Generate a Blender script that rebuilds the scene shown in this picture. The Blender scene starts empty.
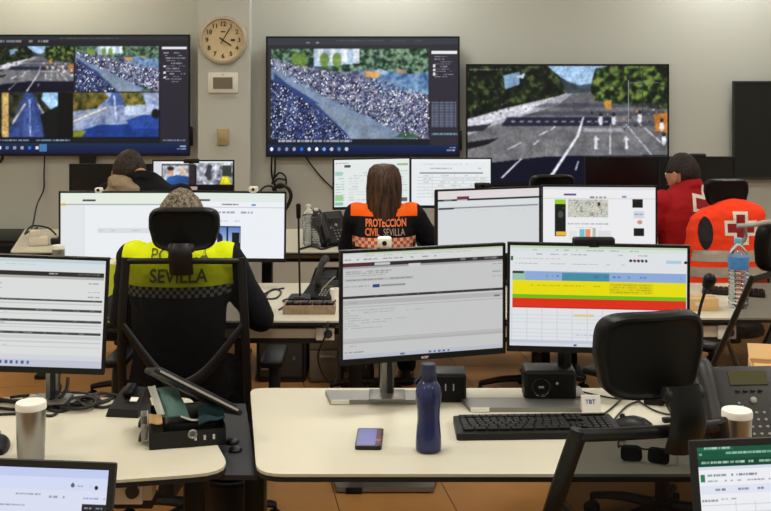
import bpy, bmesh, math, random
import numpy as np
from mathutils import Vector, Matrix, Euler
from mathutils.bvhtree import BVHTree
R = math.radians
PI = math.pi
C = bpy.context.scene.collection
SC = bpy.context.scene
rnd = random.Random(7)
nrg = np.random.default_rng(7)

# ------------------------------------------------------------------ camera, light, exposure
F, CX, HY, H = 1080.0, 385.5, 70.0, 1.75        # focal length in px, principal point, eye height
cam_d = bpy.data.cameras.new('camera')
cam_d.sensor_width = 36.0
cam_d.lens = F / 771.0 * 36.0
cam_d.shift_y = -(255.5 - HY) / 771.0
cam_d.clip_start = 0.05
cam = bpy.data.objects.new('camera', cam_d)
cam.location = (0, 0, H)
cam.rotation_euler = (R(90), 0, 0)
C.objects.link(cam)
SC.camera = cam

world = bpy.data.worlds.new('world')
SC.world = world
world.use_nodes = True
world.node_tree.nodes['Background'].inputs[0].default_value = (0.9, 0.9, 0.85, 1)
world.node_tree.nodes['Background'].inputs[1].default_value = 0.05
SC.view_settings.view_transform = 'Standard'
SC.view_settings.look = 'None'
SC.view_settings.gamma = 1.0
SC.view_settings.use_curve_mapping = False
SC.view_settings.exposure = 0.0

CEIL = 2.95
RX0, RX1, RY0, RY1 = -3.7, 3.7, -1.6, 7.95
LAMP_W = 21.0
LAMP_COL = (1.0, 0.97, 0.92)
LAMP_WARM = (1.0, 0.90, 0.72)
LAMPS = [(x, y) for y in (0.4, 2.9, 5.1, 7.45) for x in (-2.5, 0.0, 2.5)]
for (x, y) in LAMPS:
    l = bpy.data.lights.new('panel_light', 'AREA')
    l.shape = 'SQUARE'; l.size = 0.56; l.energy = LAMP_W * {0.4: 1.05, 2.9: 1.25, 5.1: 0.62, 7.45: 0.66}[y]; l.color = LAMP_WARM if x < -1 else LAMP_COL
    o = bpy.data.objects.new('panel_light', l)
    o.location = (x, y, CEIL - 0.035)
    C.objects.link(o)

def P(px, py, Y):                    # a point at depth Y
    return Vector(((px - CX) / F * Y, Y, H - (py - HY) / F * Y))
def D(px, py, z=0.74):               # a point on the level z
    Y = F * (H - z) / (py - HY)
    return Vector(((px - CX) / F * Y, Y, z))

# ------------------------------------------------------------------ materials
def lin(c):
    return tuple(((v / 12.92) if v <= 0.04045 else ((v + 0.055) / 1.055) ** 2.4) for v in c)
def rgb(r, g, b):
    return lin((r / 255, g / 255, b / 255))
def mat(name, col, rough=0.5, metal=0.0, var=0.06, scale=30, bump=0.0, bscale=200, spec=0.5, trans=0.0, alpha=1.0, ior=1.45, sheen=0.0):
    m = bpy.data.materials.new(name); m.use_nodes = True
    nt = m.node_tree; n = nt.nodes; b = n['Principled BSDF']
    tc = n.new('ShaderNodeTexCoord')
    nz = n.new('ShaderNodeTexNoise'); nz.inputs['Scale'].default_value = scale; nz.inputs['Detail'].default_value = 3
    nt.links.new(tc.outputs['Object'], nz.inputs['Vector'])
    mx = n.new('ShaderNodeMix'); mx.data_type = 'RGBA'
    mx.inputs[6].default_value = tuple(max(0, c * (1 - var)) for c in col) + (1,)
    mx.inputs[7].default_value = tuple(min(1, c * (1 + var)) for c in col) + (1,)
    nt.links.new(nz.outputs['Fac'], mx.inputs[0])
    nt.links.new(mx.outputs[2], b.inputs['Base Color'])
    b.inputs['Roughness'].default_value = rough
    b.inputs['Metallic'].default_value = metal
    b.inputs['Specular IOR Level'].default_value = spec
    b.inputs['IOR'].default_value = ior
    b.inputs['Transmission Weight'].default_value = trans
    b.inputs['Alpha'].default_value = alpha
    if sheen: b.inputs['Sheen Weight'].default_value = sheen
    if bump:
        nb = n.new('ShaderNodeTexNoise'); nb.inputs['Scale'].default_value = bscale; nb.inputs['Detail'].default_value = 4
        nt.links.new(tc.outputs['Object'], nb.inputs['Vector'])
        bp = n.new('ShaderNodeBump'); bp.inputs['Strength'].default_value = bump; bp.inputs['Distance'].default_value = 0.01
        nt.links.new(nb.outputs['Fac'], bp.inputs['Height'])
        nt.links.new(bp.outputs['Normal'], b.inputs['Normal'])
    return m
def strand_mat(name, dark, light, sc, rough=0.5, bump=0.6):
    m = mat(name, dark, rough, spec=0.3)
    nt = m.node_tree; n = nt.nodes; b = n['Principled BSDF']
    tc = [k for k in n if k.type == 'TEX_COORD'][0]
    mp = n.new('ShaderNodeMapping'); mp.inputs['Scale'].default_value = sc
    nt.links.new(tc.outputs['Object'], mp.inputs[0])
    nz = n.new('ShaderNodeTexNoise'); nz.inputs['Scale'].default_value = 1.0; nz.inputs['Detail'].default_value = 5; nz.inputs['Roughness'].default_value = 0.7
    nt.links.new(mp.outputs[0], nz.inputs['Vector'])
    cr = n.new('ShaderNodeValToRGB'); cr.color_ramp.elements[0].position = 0.38; cr.color_ramp.elements[1].position = 0.64
    cr.color_ramp.elements[0].color = tuple(dark) + (1,); cr.color_ramp.elements[1].color = tuple(light) + (1,)
    nt.links.new(nz.outputs['Fac'], cr.inputs[0]); nt.links.new(cr.outputs[0], b.inputs['Base Color'])
    bp = n.new('ShaderNodeBump'); bp.inputs['Strength'].default_value = bump; bp.inputs['Distance'].default_value = 0.006
    nt.links.new(nz.outputs['Fac'], bp.inputs['Height']); nt.links.new(bp.outputs['Normal'], b.inputs['Normal'])
    return m
def emit_mat(name, col, strength):
    m = bpy.data.materials.new(name); m.use_nodes = True
    b = m.node_tree.nodes['Principled BSDF']
    b.inputs['Base Color'].default_value = (0.8, 0.8, 0.8, 1)
    b.inputs['Emission Color'].default_value = tuple(col) + (1,)
    b.inputs['Emission Strength'].default_value = strength
    return m
def screen_mat(name, strength):
    m = bpy.data.materials.new(name); m.use_nodes = True
    nt = m.node_tree; b = nt.nodes['Principled BSDF']
    a = nt.nodes.new('ShaderNodeAttribute'); a.attribute_name = 'picture'
    nt.links.new(a.outputs['Color'], b.inputs['Emission Color'])
    b.inputs['Base Color'].default_value = (0.004, 0.004, 0.005, 1)
    b.inputs['Roughness'].default_value = 0.35
    b.inputs['Specular IOR Level'].default_value = 0.25
    b.inputs['Emission Strength'].default_value = strength
    return m
def zone_mat(name, base, zones, rough=0.8, bump=0.25, bscale=60, alpha=1.0):
    """cloth of several dyed panels: zones are ((x0,x1,z0,z1), colour, use |x|) in the garment's own coordinates"""
    m = mat(name, base, rough, bump=bump, bscale=bscale, spec=0.2, var=0.10, scale=14)
    nt = m.node_tree; n = nt.nodes; b = n['Principled BSDF']
    prev = [l for l in nt.links if l.to_socket == b.inputs['Base Color']][0].from_socket
    tc = [k for k in n if k.type == 'TEX_COORD'][0]
    sp = n.new('ShaderNodeSeparateXYZ'); nt.links.new(tc.outputs['Object'], sp.inputs[0])
    ab = n.new('ShaderNodeMath'); ab.operation = 'ABSOLUTE'; nt.links.new(sp.outputs[0], ab.inputs[0])
    for (x0, x1, z0, z1), col, absx in zones:
        xs = ab.outputs[0] if absx else sp.outputs[0]
        fac = None
        for s, op, v in ((xs, 'GREATER_THAN', x0), (xs, 'LESS_THAN', x1), (sp.outputs[2], 'GREATER_THAN', z0), (sp.outputs[2], 'LESS_THAN', z1)):
            q = n.new('ShaderNodeMath'); q.operation = op; q.inputs[1].default_value = v
            nt.links.new(s, q.inputs[0])
            if fac is None: fac = q.outputs[0]
            else:
                w = n.new('ShaderNodeMath'); w.operation = 'MULTIPLY'
                nt.links.new(fac, w.inputs[0]); nt.links.new(q.outputs[0], w.inputs[1]); fac = w.outputs[0]
        mx = n.new('ShaderNodeMix'); mx.data_type = 'RGBA'
        nt.links.new(fac, mx.inputs[0]); nt.links.new(prev, mx.inputs[6]); mx.inputs[7].default_value = tuple(col) + (1,)
        prev = mx.outputs[2]
    nt.links.new(prev, b.inputs['Base Color'])
    return m

M = {}
M['wall'] = mat('painted_wall', rgb(196, 199, 191), 0.9, var=0.025, scale=1.2, bump=0.05, bscale=300, spec=0.2)
M['ceiling'] = mat('ceiling_tile', rgb(225, 222, 212), 0.95, spec=0.1)
M['tile'] = mat('brown_floor', rgb(188, 134, 74), 0.45, var=0.16, scale=5, bump=0.03, bscale=60, spec=0.3)
M['subfloor'] = mat('dark_joint', rgb(60, 44, 30), 0.8)
M['desk'] = mat('cream_laminate', rgb(200, 196, 176), 0.42, var=0.02, scale=8, bump=0.02, bscale=400, spec=0.35)
M['blackedge'] = mat('black_edge', rgb(22, 21, 21), 0.5)
M['black'] = mat('black_plastic', rgb(10, 10, 11), 0.45, bump=0.03, bscale=500, spec=0.4)
M['softblack'] = mat('black_padding', rgb(9, 9, 9), 0.45, bump=0.02, bscale=350, spec=0.22)
M['gloss'] = mat('gloss_black', rgb(12, 12, 13), 0.2, spec=0.5)
M['dkgrey'] = mat('dark_grey_plastic', rgb(40, 40, 38), 0.5, bump=0.02)
M['charcoal'] = mat('charcoal_panel', rgb(34, 36, 41), 0.55, bump=0.03, bscale=400)
M['grey'] = mat('grey_plastic', rgb(150, 148, 142), 0.5)
M['silver'] = mat('brushed_aluminium', rgb(140, 139, 135), 0.42, metal=0.85, var=0.05, scale=80)
M['white'] = mat('white_plastic', rgb(228, 225, 215), 0.45)
M['cream'] = mat('cream_metal', rgb(214, 206, 186), 0.5)
M['beige'] = mat('beige_plastic', rgb(176, 158, 118), 0.5)
M['greybeige'] = mat('grey_beige_panel', rgb(120, 110, 94), 0.6)
M['darkbox'] = mat('dark_box', rgb(62, 60, 54), 0.6, bump=0.05)
M['cable'] = mat('black_cable', rgb(20, 20, 20), 0.5)
M['tan'] = mat('kraft_paper', rgb(208, 170, 116), 0.8, var=0.1, scale=12)
M['steel'] = mat('brushed_steel', rgb(158, 158, 158), 0.34, metal=1.0, var=0.05, scale=90)
M['navybottle'] = mat('navy_plastic', rgb(108, 120, 176), 0.12, trans=0.85, var=0.15, scale=20, ior=1.35)
M['navycap'] = mat('navy_cap', rgb(34, 40, 66), 0.35)
M['clear'] = mat('clear_plastic', (0.93, 0.96, 0.97), 0.06, trans=0.97, ior=1.2, var=0.01)
M['water'] = mat('water', (0.9, 0.95, 0.97), 0.02, trans=0.98, ior=1.25, var=0.01)
M['label_blue'] = mat('blue_label', rgb(70, 130, 190), 0.4, var=0.35, scale=60)
M['cap_blue'] = mat('blue_cap', rgb(90, 175, 205), 0.4)
M['cap_white'] = mat('white_cap', rgb(225, 225, 222), 0.4)
M['label_red'] = mat('red_label', rgb(190, 60, 60), 0.5)
M['folder'] = mat('lime_folder', rgb(178, 188, 50), 0.5, var=0.08, scale=9)
M['maskteal'] = mat('teal_mask', rgb(104, 140, 134), 0.8, bump=0.2, bscale=90)
M['maskwhite'] = mat('white_mask', rgb(212, 216, 208), 0.8, bump=0.1, bscale=90)
M['tealdark'] = mat('dark_teal_cloth', rgb(14, 46, 50), 0.85, bump=0.3, bscale=90)
M['phone_lcd'] = mat('lcd_olive', rgb(66, 66, 36), 0.3)
M['skin'] = mat('skin', rgb(196, 146, 116), 0.55, var=0.08, scale=20, bump=0.04, bscale=250)
M['skin2'] = mat('skin_tan', rgb(178, 124, 94), 0.55, var=0.08, scale=20, bump=0.04, bscale=250)
M['hair_grey'] = strand_mat('grey_hair', rgb(38, 32, 27), rgb(150, 138, 120), (95, 60, 60), .7)
M['hair_brown'] = strand_mat('brown_hair', rgb(18, 12, 10), rgb(92, 62, 42), (70, 70, 5), .45)
M['hair_dark'] = strand_mat('dark_hair', rgb(14, 11, 10), rgb(52, 40, 32), (110, 80, 60), .6)
M['hair_darkbrown'] = strand_mat('dark_brown_hair', rgb(18, 14, 12), rgb(62, 50, 40), (90, 70, 60), .6)
M['eye'] = mat('eye_white', rgb(230, 228, 222), 0.2)
M['iris'] = mat('iris', rgb(60, 40, 26), 0.2)
M['trouser'] = mat('dark_trousers', rgb(24, 26, 34), 0.9, bump=0.2, bscale=80, spec=0.15)
M['shoe'] = mat('black_shoe', rgb(22, 21, 20), 0.4)
M['jacket_black'] = mat('black_jacket', rgb(15, 16, 20), 0.85, bump=0.3, bscale=50, spec=0.2)
M['jacket_red'] = mat('red_jacket', rgb(158, 24, 28), 0.8, var=0.10, scale=12, bump=0.3, bscale=40, spec=0.2)
M['khaki'] = mat('khaki_hood', rgb(140, 124, 98), 0.9, var=0.3, scale=25, bump=0.5, bscale=60)
M['vest_orange'] = mat('orange_vest', rgb(246, 66, 30), 0.75, var=0.08, scale=9, bump=0.35, bscale=30, spec=0.2)
M['reflective'] = mat('silver_tape', rgb(168, 160, 146), 0.45, var=0.15, scale=40)
M['crossred'] = mat('dark_red_print', rgb(132, 12, 26), 0.8)
M['crosswhite'] = mat('white_print', rgb(224, 214, 200), 0.8)
M['print_dark'] = mat('grey_print', rgb(96, 98, 40), 0.8)
M['print_orange'] = mat('orange_print', rgb(236, 128, 74), 0.8)
M['print_pale'] = mat('pale_print', rgb(206, 172, 150), 0.8)
M['check_grey'] = mat('grey_check', rgb(128, 128, 112), 0.7)
M['check_black'] = mat('black_check', rgb(22, 22, 26), 0.8)
M['check_white'] = mat('pale_check', rgb(226, 190, 168), 0.8)
M['check_orange'] = mat('orange_check', rgb(214, 86, 40), 0.8)
M['ink'] = mat('dark_ink', rgb(46, 42, 40), 0.6)
M['inkblue'] = mat('blue_ink', rgb(60, 80, 130), 0.6)
M['inkwhite'] = mat('white_ink', rgb(190, 190, 188), 0.5)
M['dial'] = mat('cream_dial', rgb(222, 202, 160), 0.6)
M['clockrim'] = mat('champagne_rim', rgb(186, 176, 158), 0.4, metal=0.3)
M['glass'] = mat('lens_glass', rgb(14, 15, 18), 0.05)
M['tvoff'] = mat('dark_screen', rgb(26, 30, 26), 0.25, spec=0.4)
M['lamp'] = emit_mat('lamp_diffuser', LAMP_COL, 4.0)
M['screen'] = screen_mat('lit_screen', 0.95)
M['screen_tv'] = screen_mat('lit_tv', 1.0)
M['screen_near'] = screen_mat('lit_monitor', 0.86)
def mesh_fabric(name, col, hole):
    m = mat(name, col, 0.8, spec=0.15)
    nt = m.node_tree; b = nt.nodes['Principled BSDF']; out = nt.nodes['Material Output']
    t = nt.nodes.new('ShaderNodeBsdfTransparent'); mx = nt.nodes.new('ShaderNodeMixShader')
    mx.inputs[0].default_value = hole
    nt.links.new(b.outputs[0], mx.inputs[1]); nt.links.new(t.outputs[0], mx.inputs[2]); nt.links.new(mx.outputs[0], out.inputs['Surface'])
    return m
M['mesh'] = mesh_fabric('black_mesh_fabric', rgb(14, 14, 15), 0.30)
M['densemesh'] = mesh_fabric('dense_black_mesh_fabric', rgb(14, 14, 15), 0.15)

# ------------------------------------------------------------------ mesh helpers
def cat_rom(pts, n=6):
    pts = [Vector(p) for p in pts]
    if len(pts) < 3: return pts
    out = []
    for i in range(len(pts) - 1):
        p0 = pts[max(i - 1, 0)]; p1 = pts[i]; p2 = pts[i + 1]; p3 = pts[min(i + 2, len(pts) - 1)]
        for k in range(n):
            t = k / n
            out.append(0.5 * ((2 * p1) + (p2 - p0) * t + (2 * p0 - 5 * p1 + 4 * p2 - p3) * t * t + (3 * p1 - p0 - 3 * p2 + p3) * t ** 3))
    out.append(pts[-1])
    return out

class MB:
    def __init__(self): self.bm = bmesh.new()
    def _xf(self, vs, loc, rot):
        if rot is not None and any(rot):
            m = Euler(rot).to_matrix()
            for v in vs: v.co = m @ v.co
        l = Vector(loc)
        for v in vs: v.co += l
    def box(self, sx, sy, sz, loc=(0, 0, 0), rot=None, bev=0.0, seg=2):
        r = bmesh.ops.create_cube(self.bm, size=1.0); vs = r['verts']
        for v in vs: v.co = Vector((v.co.x * sx, v.co.y * sy, v.co.z * sz))
        if bev:
            es = list({e for v in vs for e in v.link_edges})
            q = bmesh.ops.bevel(self.bm, geom=es, offset=min(bev, 0.49 * min(sx, sy, sz)), segments=seg, affect='EDGES', profile=0.5)
            vs = list({v for f in q['faces'] for v in f.verts} | {v for v in vs if v.is_valid})
        self._xf(vs, loc, rot); return self
    def cyl(self, r1, r2, h, loc=(0, 0, 0), rot=None, seg=20, bev=0.0):
        r = bmesh.ops.create_cone(self.bm, cap_ends=True, segments=seg, radius1=r1, radius2=r2, depth=h); vs = r['verts']
        if bev:
            es = [e for e in {e for v in vs for e in v.link_edges} if abs(e.verts[0].co.z - e.verts[1].co.z) < 1e-6]
            q = bmesh.ops.bevel(self.bm, geom=es, offset=bev, segments=2, affect='EDGES')
            vs = list({v for f in q['faces'] for v in f.verts} | {v for v in vs if v.is_valid})
        self._xf(vs, loc, rot); return self
    def sph(self, r, loc=(0, 0, 0), rot=None, u=16, v=10):
        if not hasattr(r, '__len__'): r = (r, r, r)
        q = bmesh.ops.create_uvsphere(self.bm, u_segments=u, v_segments=v, radius=1.0); vs = q['verts']
        for k in vs: k.co = Vector((k.co.x * r[0], k.co.y * r[1], k.co.z * r[2]))
        self._xf(vs, loc, rot); return self
    def loft(self, rings, caps=True, closed=False):
        bm = self.bm; vr = [[bm.verts.new(p) for p in ring] for ring in rings]; n = len(vr[0])
        for a, b in list(zip(vr[:-1], vr[1:])) + ([(vr[-1], vr[0])] if closed else []):
            for i in range(n):
                j = (i + 1) % n
                bm.faces.new((a[i], a[j], b[j], b[i]))
        if caps and not closed:
            bm.faces.new(list(reversed(vr[0]))); bm.faces.new(vr[-1])
        return self
    def tube(self, pts, r, seg=8, smooth=6, flat=1.0, up=None):
        """round (or, with flat, elliptical) section swept along a path; r is a number or one per given point"""
        base = [Vector(p) for p in pts]
        rs = list(r) if hasattr(r, '__len__') else [r] * len(base)
        if smooth and len(base) > 2:
            p2 = cat_rom(base, smooth); k = len(p2) - 1; m = len(base) - 1
            rr = []
            for i in range(len(p2)):
                t = i / k * m; a = min(int(t), m - 1); rr.append(rs[a] + (rs[a + 1] - rs[a]) * (t - a))
            base, rs = p2, rr
        rings = []; up = Vector(up) if up else None; nprev = None
        for i, p in enumerate(base):
            d = (base[min(i + 1, len(base) - 1)] - base[max(i - 1, 0)]).normalized()
            if up is not None: nn = up - d * up.dot(d)
            elif nprev is None: nn = d.orthogonal()
            else: nn = nprev - d * nprev.dot(d)
            if nn.length < 1e-6: nn = d.orthogonal()
            nn.normalize(); nprev = nn; bb = d.cross(nn)
            rings.append([p + nn * (math.cos(2 * PI * k / seg) * rs[i] * flat) + bb * (math.sin(2 * PI * k / seg) * rs[i]) for k in range(seg)])
        return self.loft(rings)
    def limb(self, pts, rs, seg=14):
        """round-ended tapered limb"""
        pts = [Vector(p) for p in pts]
        d0 = (pts[0] - pts[1]).normalized(); d1 = (pts[-1] - pts[-2]).normalized()
        P2 = [pts[0] + d0 * rs[0] * 0.9, pts[0] + d0 * rs[0] * 0.5] + pts + [pts[-1] + d1 * rs[-1] * 0.5, pts[-1] + d1 * rs[-1] * 0.9]
        R2 = [rs[0] * 0.4, rs[0] * 0.86] + list(rs) + [rs[-1] * 0.86, rs[-1] * 0.4]
        return self.tube(P2, R2, seg=seg, smooth=4)
    def lathe(self, prof, loc=(0, 0, 0), seg=28, rot=None):
        rings = [[Vector((max(r, 1e-4) * math.cos(2 * PI * k / seg), max(r, 1e-4) * math.sin(2 * PI * k / seg), z)) for k in range(seg)] for r, z in prof]
        n0 = len(self.bm.verts); self.loft(rings); self.bm.verts.ensure_lookup_table()
        self._xf(self.bm.verts[n0:], loc, rot); return self
    def poly(self, pts, z0, z1, loc=(0, 0, 0), rot=None):
        a = 0.0
        for i in range(len(pts)):
            x0, y0 = pts[i][:2]; x1, y1 = pts[(i + 1) % len(pts)][:2]; a += x0 * y1 - x1 * y0
        if a < 0: pts = pts[::-1]
        n0 = len(self.bm.verts)
        self.loft([[Vector((p[0], p[1], z0)) for p in pts], [Vector((p[0], p[1], z1)) for p in pts]])
        self.bm.verts.ensure_lookup_table()
        self._xf(self.bm.verts[n0:], loc, rot); return self
    def frame(self, w, h, b, d, loc=(0, 0, 0), rot=None, bb=None):
        """flat rectangular frame in XZ: outer w x h, border b, depth d (along y)"""
        bb = b if bb is None else bb
        o = [(-w / 2, -h / 2), (w / 2, -h / 2), (w / 2, h / 2), (-w / 2, h / 2)]
        i = [(-w / 2 + b, -h / 2 + bb), (w / 2 - b, -h / 2 + bb), (w / 2 - b, h / 2 - b), (-w / 2 + b, h / 2 - b)]
        n0 = len(self.bm.verts)
        self.loft([[Vector((q[k][0], y, q[k][1])) for k in range(4)] for q, y in ((o, d / 2), (o, -d / 2), (i, -d / 2), (i, d / 2))], closed=True)
        self.bm.verts.ensure_lookup_table()
        self._xf(self.bm.verts[n0:], loc, rot); return self
    def mesh(self, name):
        bmesh.ops.recalc_face_normals(self.bm, faces=self.bm.faces[:])
        me = bpy.data.meshes.new(name); self.bm.to_mesh(me); self.bm.free()
        return me
    def build(self, name, m, parent=None, smooth=True, ang=0.7, **kw):
        return obj(name, self.mesh(name), m, parent, smooth, ang, **kw)

def obj(name, me, m, parent=None, smooth=True, ang=0.7, loc=None, rot=None, label=None, kind=None):
    o = bpy.data.objects.new(name, me)
    if m is not None and not me.materials: me.materials.append(M[m] if isinstance(m, str) else m)
    if smooth:
        me.shade_smooth(); me.set_sharp_from_angle(angle=ang)
    C.objects.link(o)
    if parent is not None: o.parent = parent
    if loc is not None: o.location = loc
    if rot is not None: o.rotation_euler = rot
    if label: o['label'] = label
    if kind: o['kind'] = kind
    return o
def thing(name, label, cat, loc=(0, 0, 0), rz=0.0, group=None, rot=None):
    o = bpy.data.objects.new(name, None); C.objects.link(o)
    o.empty_display_size = 0.05
    o.location = loc; o.rotation_euler = rot if rot else (0, 0, rz)
    o['label'] = label; o['category'] = cat
    if group: o['group'] = group
    return o
def tag(o, label, cat, group=None):
    o['label'] = label; o['category'] = cat
    if group: o['group'] = group
    return o
def struct(o):
    o['kind'] = 'structure'; return o
def rounded(pts, r, n=5):
    """polygon with rounded corners; r may be a list"""
    out = []; k = len(pts)
    rs = r if hasattr(r, '__len__') else [r] * k
    for i in range(k):
        p = Vector(pts[i]).to_2d(); a = Vector(pts[i - 1]).to_2d(); b = Vector(pts[(i + 1) % k]).to_2d()
        if rs[i] <= 0: out.append((p.x, p.y)); continue
        da = (a - p).normalized(); db = (b - p).normalized()
        p0 = p + da * rs[i]; p1 = p + db * rs[i]
        for j in range(n + 1):
            t = j / n; q = p0 * (1 - t) ** 2 + p * 2 * t * (1 - t) + p1 * t * t
            out.append((q.x, q.y))
    return out
def text_mesh(s, size, align='CENTER', extrude=0.0, bold=0.0, shear=0.0):
    cu = bpy.data.curves.new('lettering', 'FONT'); cu.body = s; cu.size = size; cu.align_x = align; cu.align_y = 'CENTER'
    cu.extrude = extrude; cu.offset = bold; cu.shear = shear; cu.resolution_u = 3
    o = bpy.data.objects.new('lettering', cu); C.objects.link(o)
    dg = bpy.context.evaluated_depsgraph_get()
    me = bpy.data.meshes.new_from_object(o.evaluated_get(dg))
    bpy.data.objects.remove(o); bpy.data.curves.remove(cu)
    me.materials.clear()
    return me
def text(name, s, size, m, parent, loc, rot=(PI / 2, 0, 0), bold=0.0, shear=0.0):
    me = text_mesh(s, size, extrude=0.0006, bold=bold, shear=shear)
    return obj(name, me, m, parent, smooth=False, loc=loc, rot=rot)
def cable(name, pts, r, label, m='cable', cat='cable', group=None, seg=7):
    b = MB()
    for p in (pts if isinstance(pts[0], list) else [pts]): b.tube(p, r, seg=seg, smooth=6)
    o = b.build(name, m); return tag(o, label, cat, group)

# ------------------------------------------------------------------ painting of lit screens (colours per vertex)
class Canvas:
    """a picture in photo-pixel coordinates x0..x1, y0..y1"""
    def __init__(s, x0, y0, x1, y1, bg, k=1.35):
        s.x0, s.y0, s.x1, s.y1, s.k = x0, y0, x1, y1, k
        s.w = max(8, int((x1 - x0) * k)); s.h = max(8, int((y1 - y0) * k))
        s.a = np.zeros((s.h, s.w, 3)); s.a[:] = np.array(bg) / 255.0
        s.X = x0 + (np.arange(s.w) + 0.5) / s.w * (x1 - x0); s.Y = y0 + (np.arange(s.h) + 0.5) / s.h * (y1 - y0)
    def _m(s, x0, y0, x1, y1): return ((s.Y >= y0) & (s.Y < y1))[:, None] & ((s.X >= x0) & (s.X < x1))[None, :]
    def mix(s, m, col, al=1.0):
        c = np.array(col) / 255.0; m = m[..., None] * al
        s.a = s.a * (1 - m) + c * m
    def rect(s, x0, y0, x1, y1, col, al=1.0): s.mix(s._m(x0, y0, x1, y1).astype(float), col, al)
    def poly(s, pts, col, al=1.0):
        m = np.zeros((s.h, s.w), bool); XX = s.X[None, :]; YY = s.Y[:, None]
        for i in range(len(pts)):
            xa, ya = pts[i]; xb, yb = pts[(i + 1) % len(pts)]
            if ya == yb: continue
            c = ((ya > YY) != (yb > YY)) & (XX < (xb - xa) * (YY - ya) / (yb - ya) + xa)
            m ^= c
        s.mix(m.astype(float), col, al)
    def line(s, xa, ya, xb, yb, w, col, al=1.0):
        dx, dy = xb - xa, yb - ya; L = math.hypot(dx, dy) + 1e-6; nx, ny = -dy / L * w / 2, dx / L * w / 2
        s.poly([(xa + nx, ya + ny), (xb + nx, yb + ny), (xb - nx, yb - ny), (xa - nx, ya - ny)], col, al)
    def ell(s, cx, cy, rx, ry, col, al=1.0):
        m = (((s.X[None, :] - cx) / rx) ** 2 + ((s.Y[:, None] - cy) / ry) ** 2) <= 1
        s.mix(m.astype(float), col, al)
    def grad(s, x0, y0, x1, y1, ca, cb):
        m = s._m(x0, y0, x1, y1)[..., None]; t = np.clip((s.Y - y0) / (y1 - y0), 0, 1)[:, None, None]
        s.a = np.where(m, (np.array(ca) * (1 - t) + np.array(cb) * t) / 255.0, s.a)
    def noise(s, cell):
        gh, gw = int((s.y1 - s.y0) / cell) + 3, int((s.x1 - s.x0) / cell) + 3
        g = nrg.random((gh, gw)); yy = (s.Y - s.y0) / cell; xx = (s.X - s.x0) / cell
        yi = yy.astype(int); xi = xx.astype(int); fy = (yy - yi)[:, None]; fx = (xx - xi)[None, :]
        return (g[np.ix_(yi, xi)] * (1 - fy) * (1 - fx) + g[np.ix_(yi, xi + 1)] * (1 - fy) * fx + g[np.ix_(yi + 1, xi)] * fy * (1 - fx) + g[np.ix_(yi + 1, xi + 1)] * fy * fx)
    def mottle(s, mask, cols, cell, contrast=1.6):
        n = 0.6 * s.noise(cell) + 0.4 * s.noise(cell * 0.5); n = np.clip((n - 0.5) * contrast + 0.5, 0, 0.999)
        c = np.array(cols) / 255.0; k = len(cols) - 1; f = n * k; i = f.astype(int); t = (f - i)[..., None]
        pic = c[i] * (1 - t) + c[np.minimum(i + 1, k)] * t
        m = mask[..., None].astype(float); s.a = s.a * (1 - m) + pic * m
    def pm(s, pts):
        m = np.zeros((s.h, s.w), bool); XX = s.X[None, :]; YY = s.Y[:, None]
        for i in range(len(pts)):
            xa, ya = pts[i]; xb, yb = pts[(i + 1) % len(pts)]
            if ya != yb: m ^= ((ya > YY) != (yb > YY)) & (XX < (xb - xa) * (YY - ya) / (yb - ya) + xa)
        return m
    def specks(s, pts, n, cols, r0=0.5, r1=1.1, al=0.9):
        xs = [p[0] for p in pts]; ys = [p[1] for p in pts]; m = s.pm(pts)
        for _ in range(n):
            x = nrg.uniform(min(xs), max(xs)); y = nrg.uniform(min(ys), max(ys))
            i = int((y - s.y0) / (s.y1 - s.y0) * s.h); j = int((x - s.x0) / (s.x1 - s.x0) * s.w)
            if not (0 <= i < s.h and 0 <= j < s.w) or not m[i, j]: continue
            r = nrg.uniform(r0, r1) * s.k; q = max(1, int(round(r)))
            c = np.array(cols[nrg.integers(len(cols))]) / 255.0
            b = s.a[i:i + q, j:j + max(1, q - (1 if nrg.random() < .4 else 0))]; b[:] = b * (1 - al) + c * al
    def finish(s, x0, y0, x1, y1, amp=.25, cell=1.5):
        """camera softness and grain over a video area"""
        m = s._m(x0, y0, x1, y1)[..., None]
        p = np.pad(s.a, ((1, 1), (1, 1), (0, 0)), 'edge')
        q = (p[1:-1, 1:-1] * 4 + p[:-2, 1:-1] * 2 + p[2:, 1:-1] * 2 + p[1:-1, :-2] * 2 + p[1:-1, 2:] * 2 + p[:-2, :-2] + p[2:, 2:] + p[:-2, 2:] + p[2:, :-2]) / 16
        g = (1 + amp * .55 * (s.noise(cell) - .5) * 2 + amp * .5 * (s.noise(cell * 3.5) - .5) * 2)[..., None]
        s.a = np.where(m, np.clip(q * g, 0, 1), s.a)
    def words(s, x0, y, x1, h, col, al=0.6, gap=0.25, slope=0.0):
        x = x0
        while x < x1:
            w = nrg.uniform(1.5, 6)
            if nrg.random() > gap: s.poly([(x, y + slope * (x - x0)), (min(x + w, x1), y + slope * (x - x0)), (min(x + w, x1), y + h + slope * (x - x0)), (x, y + h + slope * (x - x0))], col, al * nrg.uniform(0.6, 1))
            x += w + nrg.uniform(0.5, 1.2)
    def mesh(s, w, h):
        """grid in XZ centred on the origin, facing -Y"""
        xs = np.linspace(-w / 2, w / 2, s.w); zs = np.linspace(h / 2, -h / 2, s.h)
        co = np.zeros((s.h, s.w, 3), np.float32); co[..., 0] = xs[None, :]; co[..., 2] = zs[:, None]
        idx = np.arange(s.h * s.w).reshape(s.h, s.w)
        q = np.stack([idx[1:, :-1], idx[1:, 1:], idx[:-1, 1:], idx[:-1, :-1]], -1).reshape(-1, 4)
        me = bpy.data.meshes.new('screen'); me.vertices.add(s.h * s.w); me.vertices.foreach_set('co', co.ravel())
        me.loops.add(q.size); me.loops.foreach_set('vertex_index', q.ravel().astype(np.int32))
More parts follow.
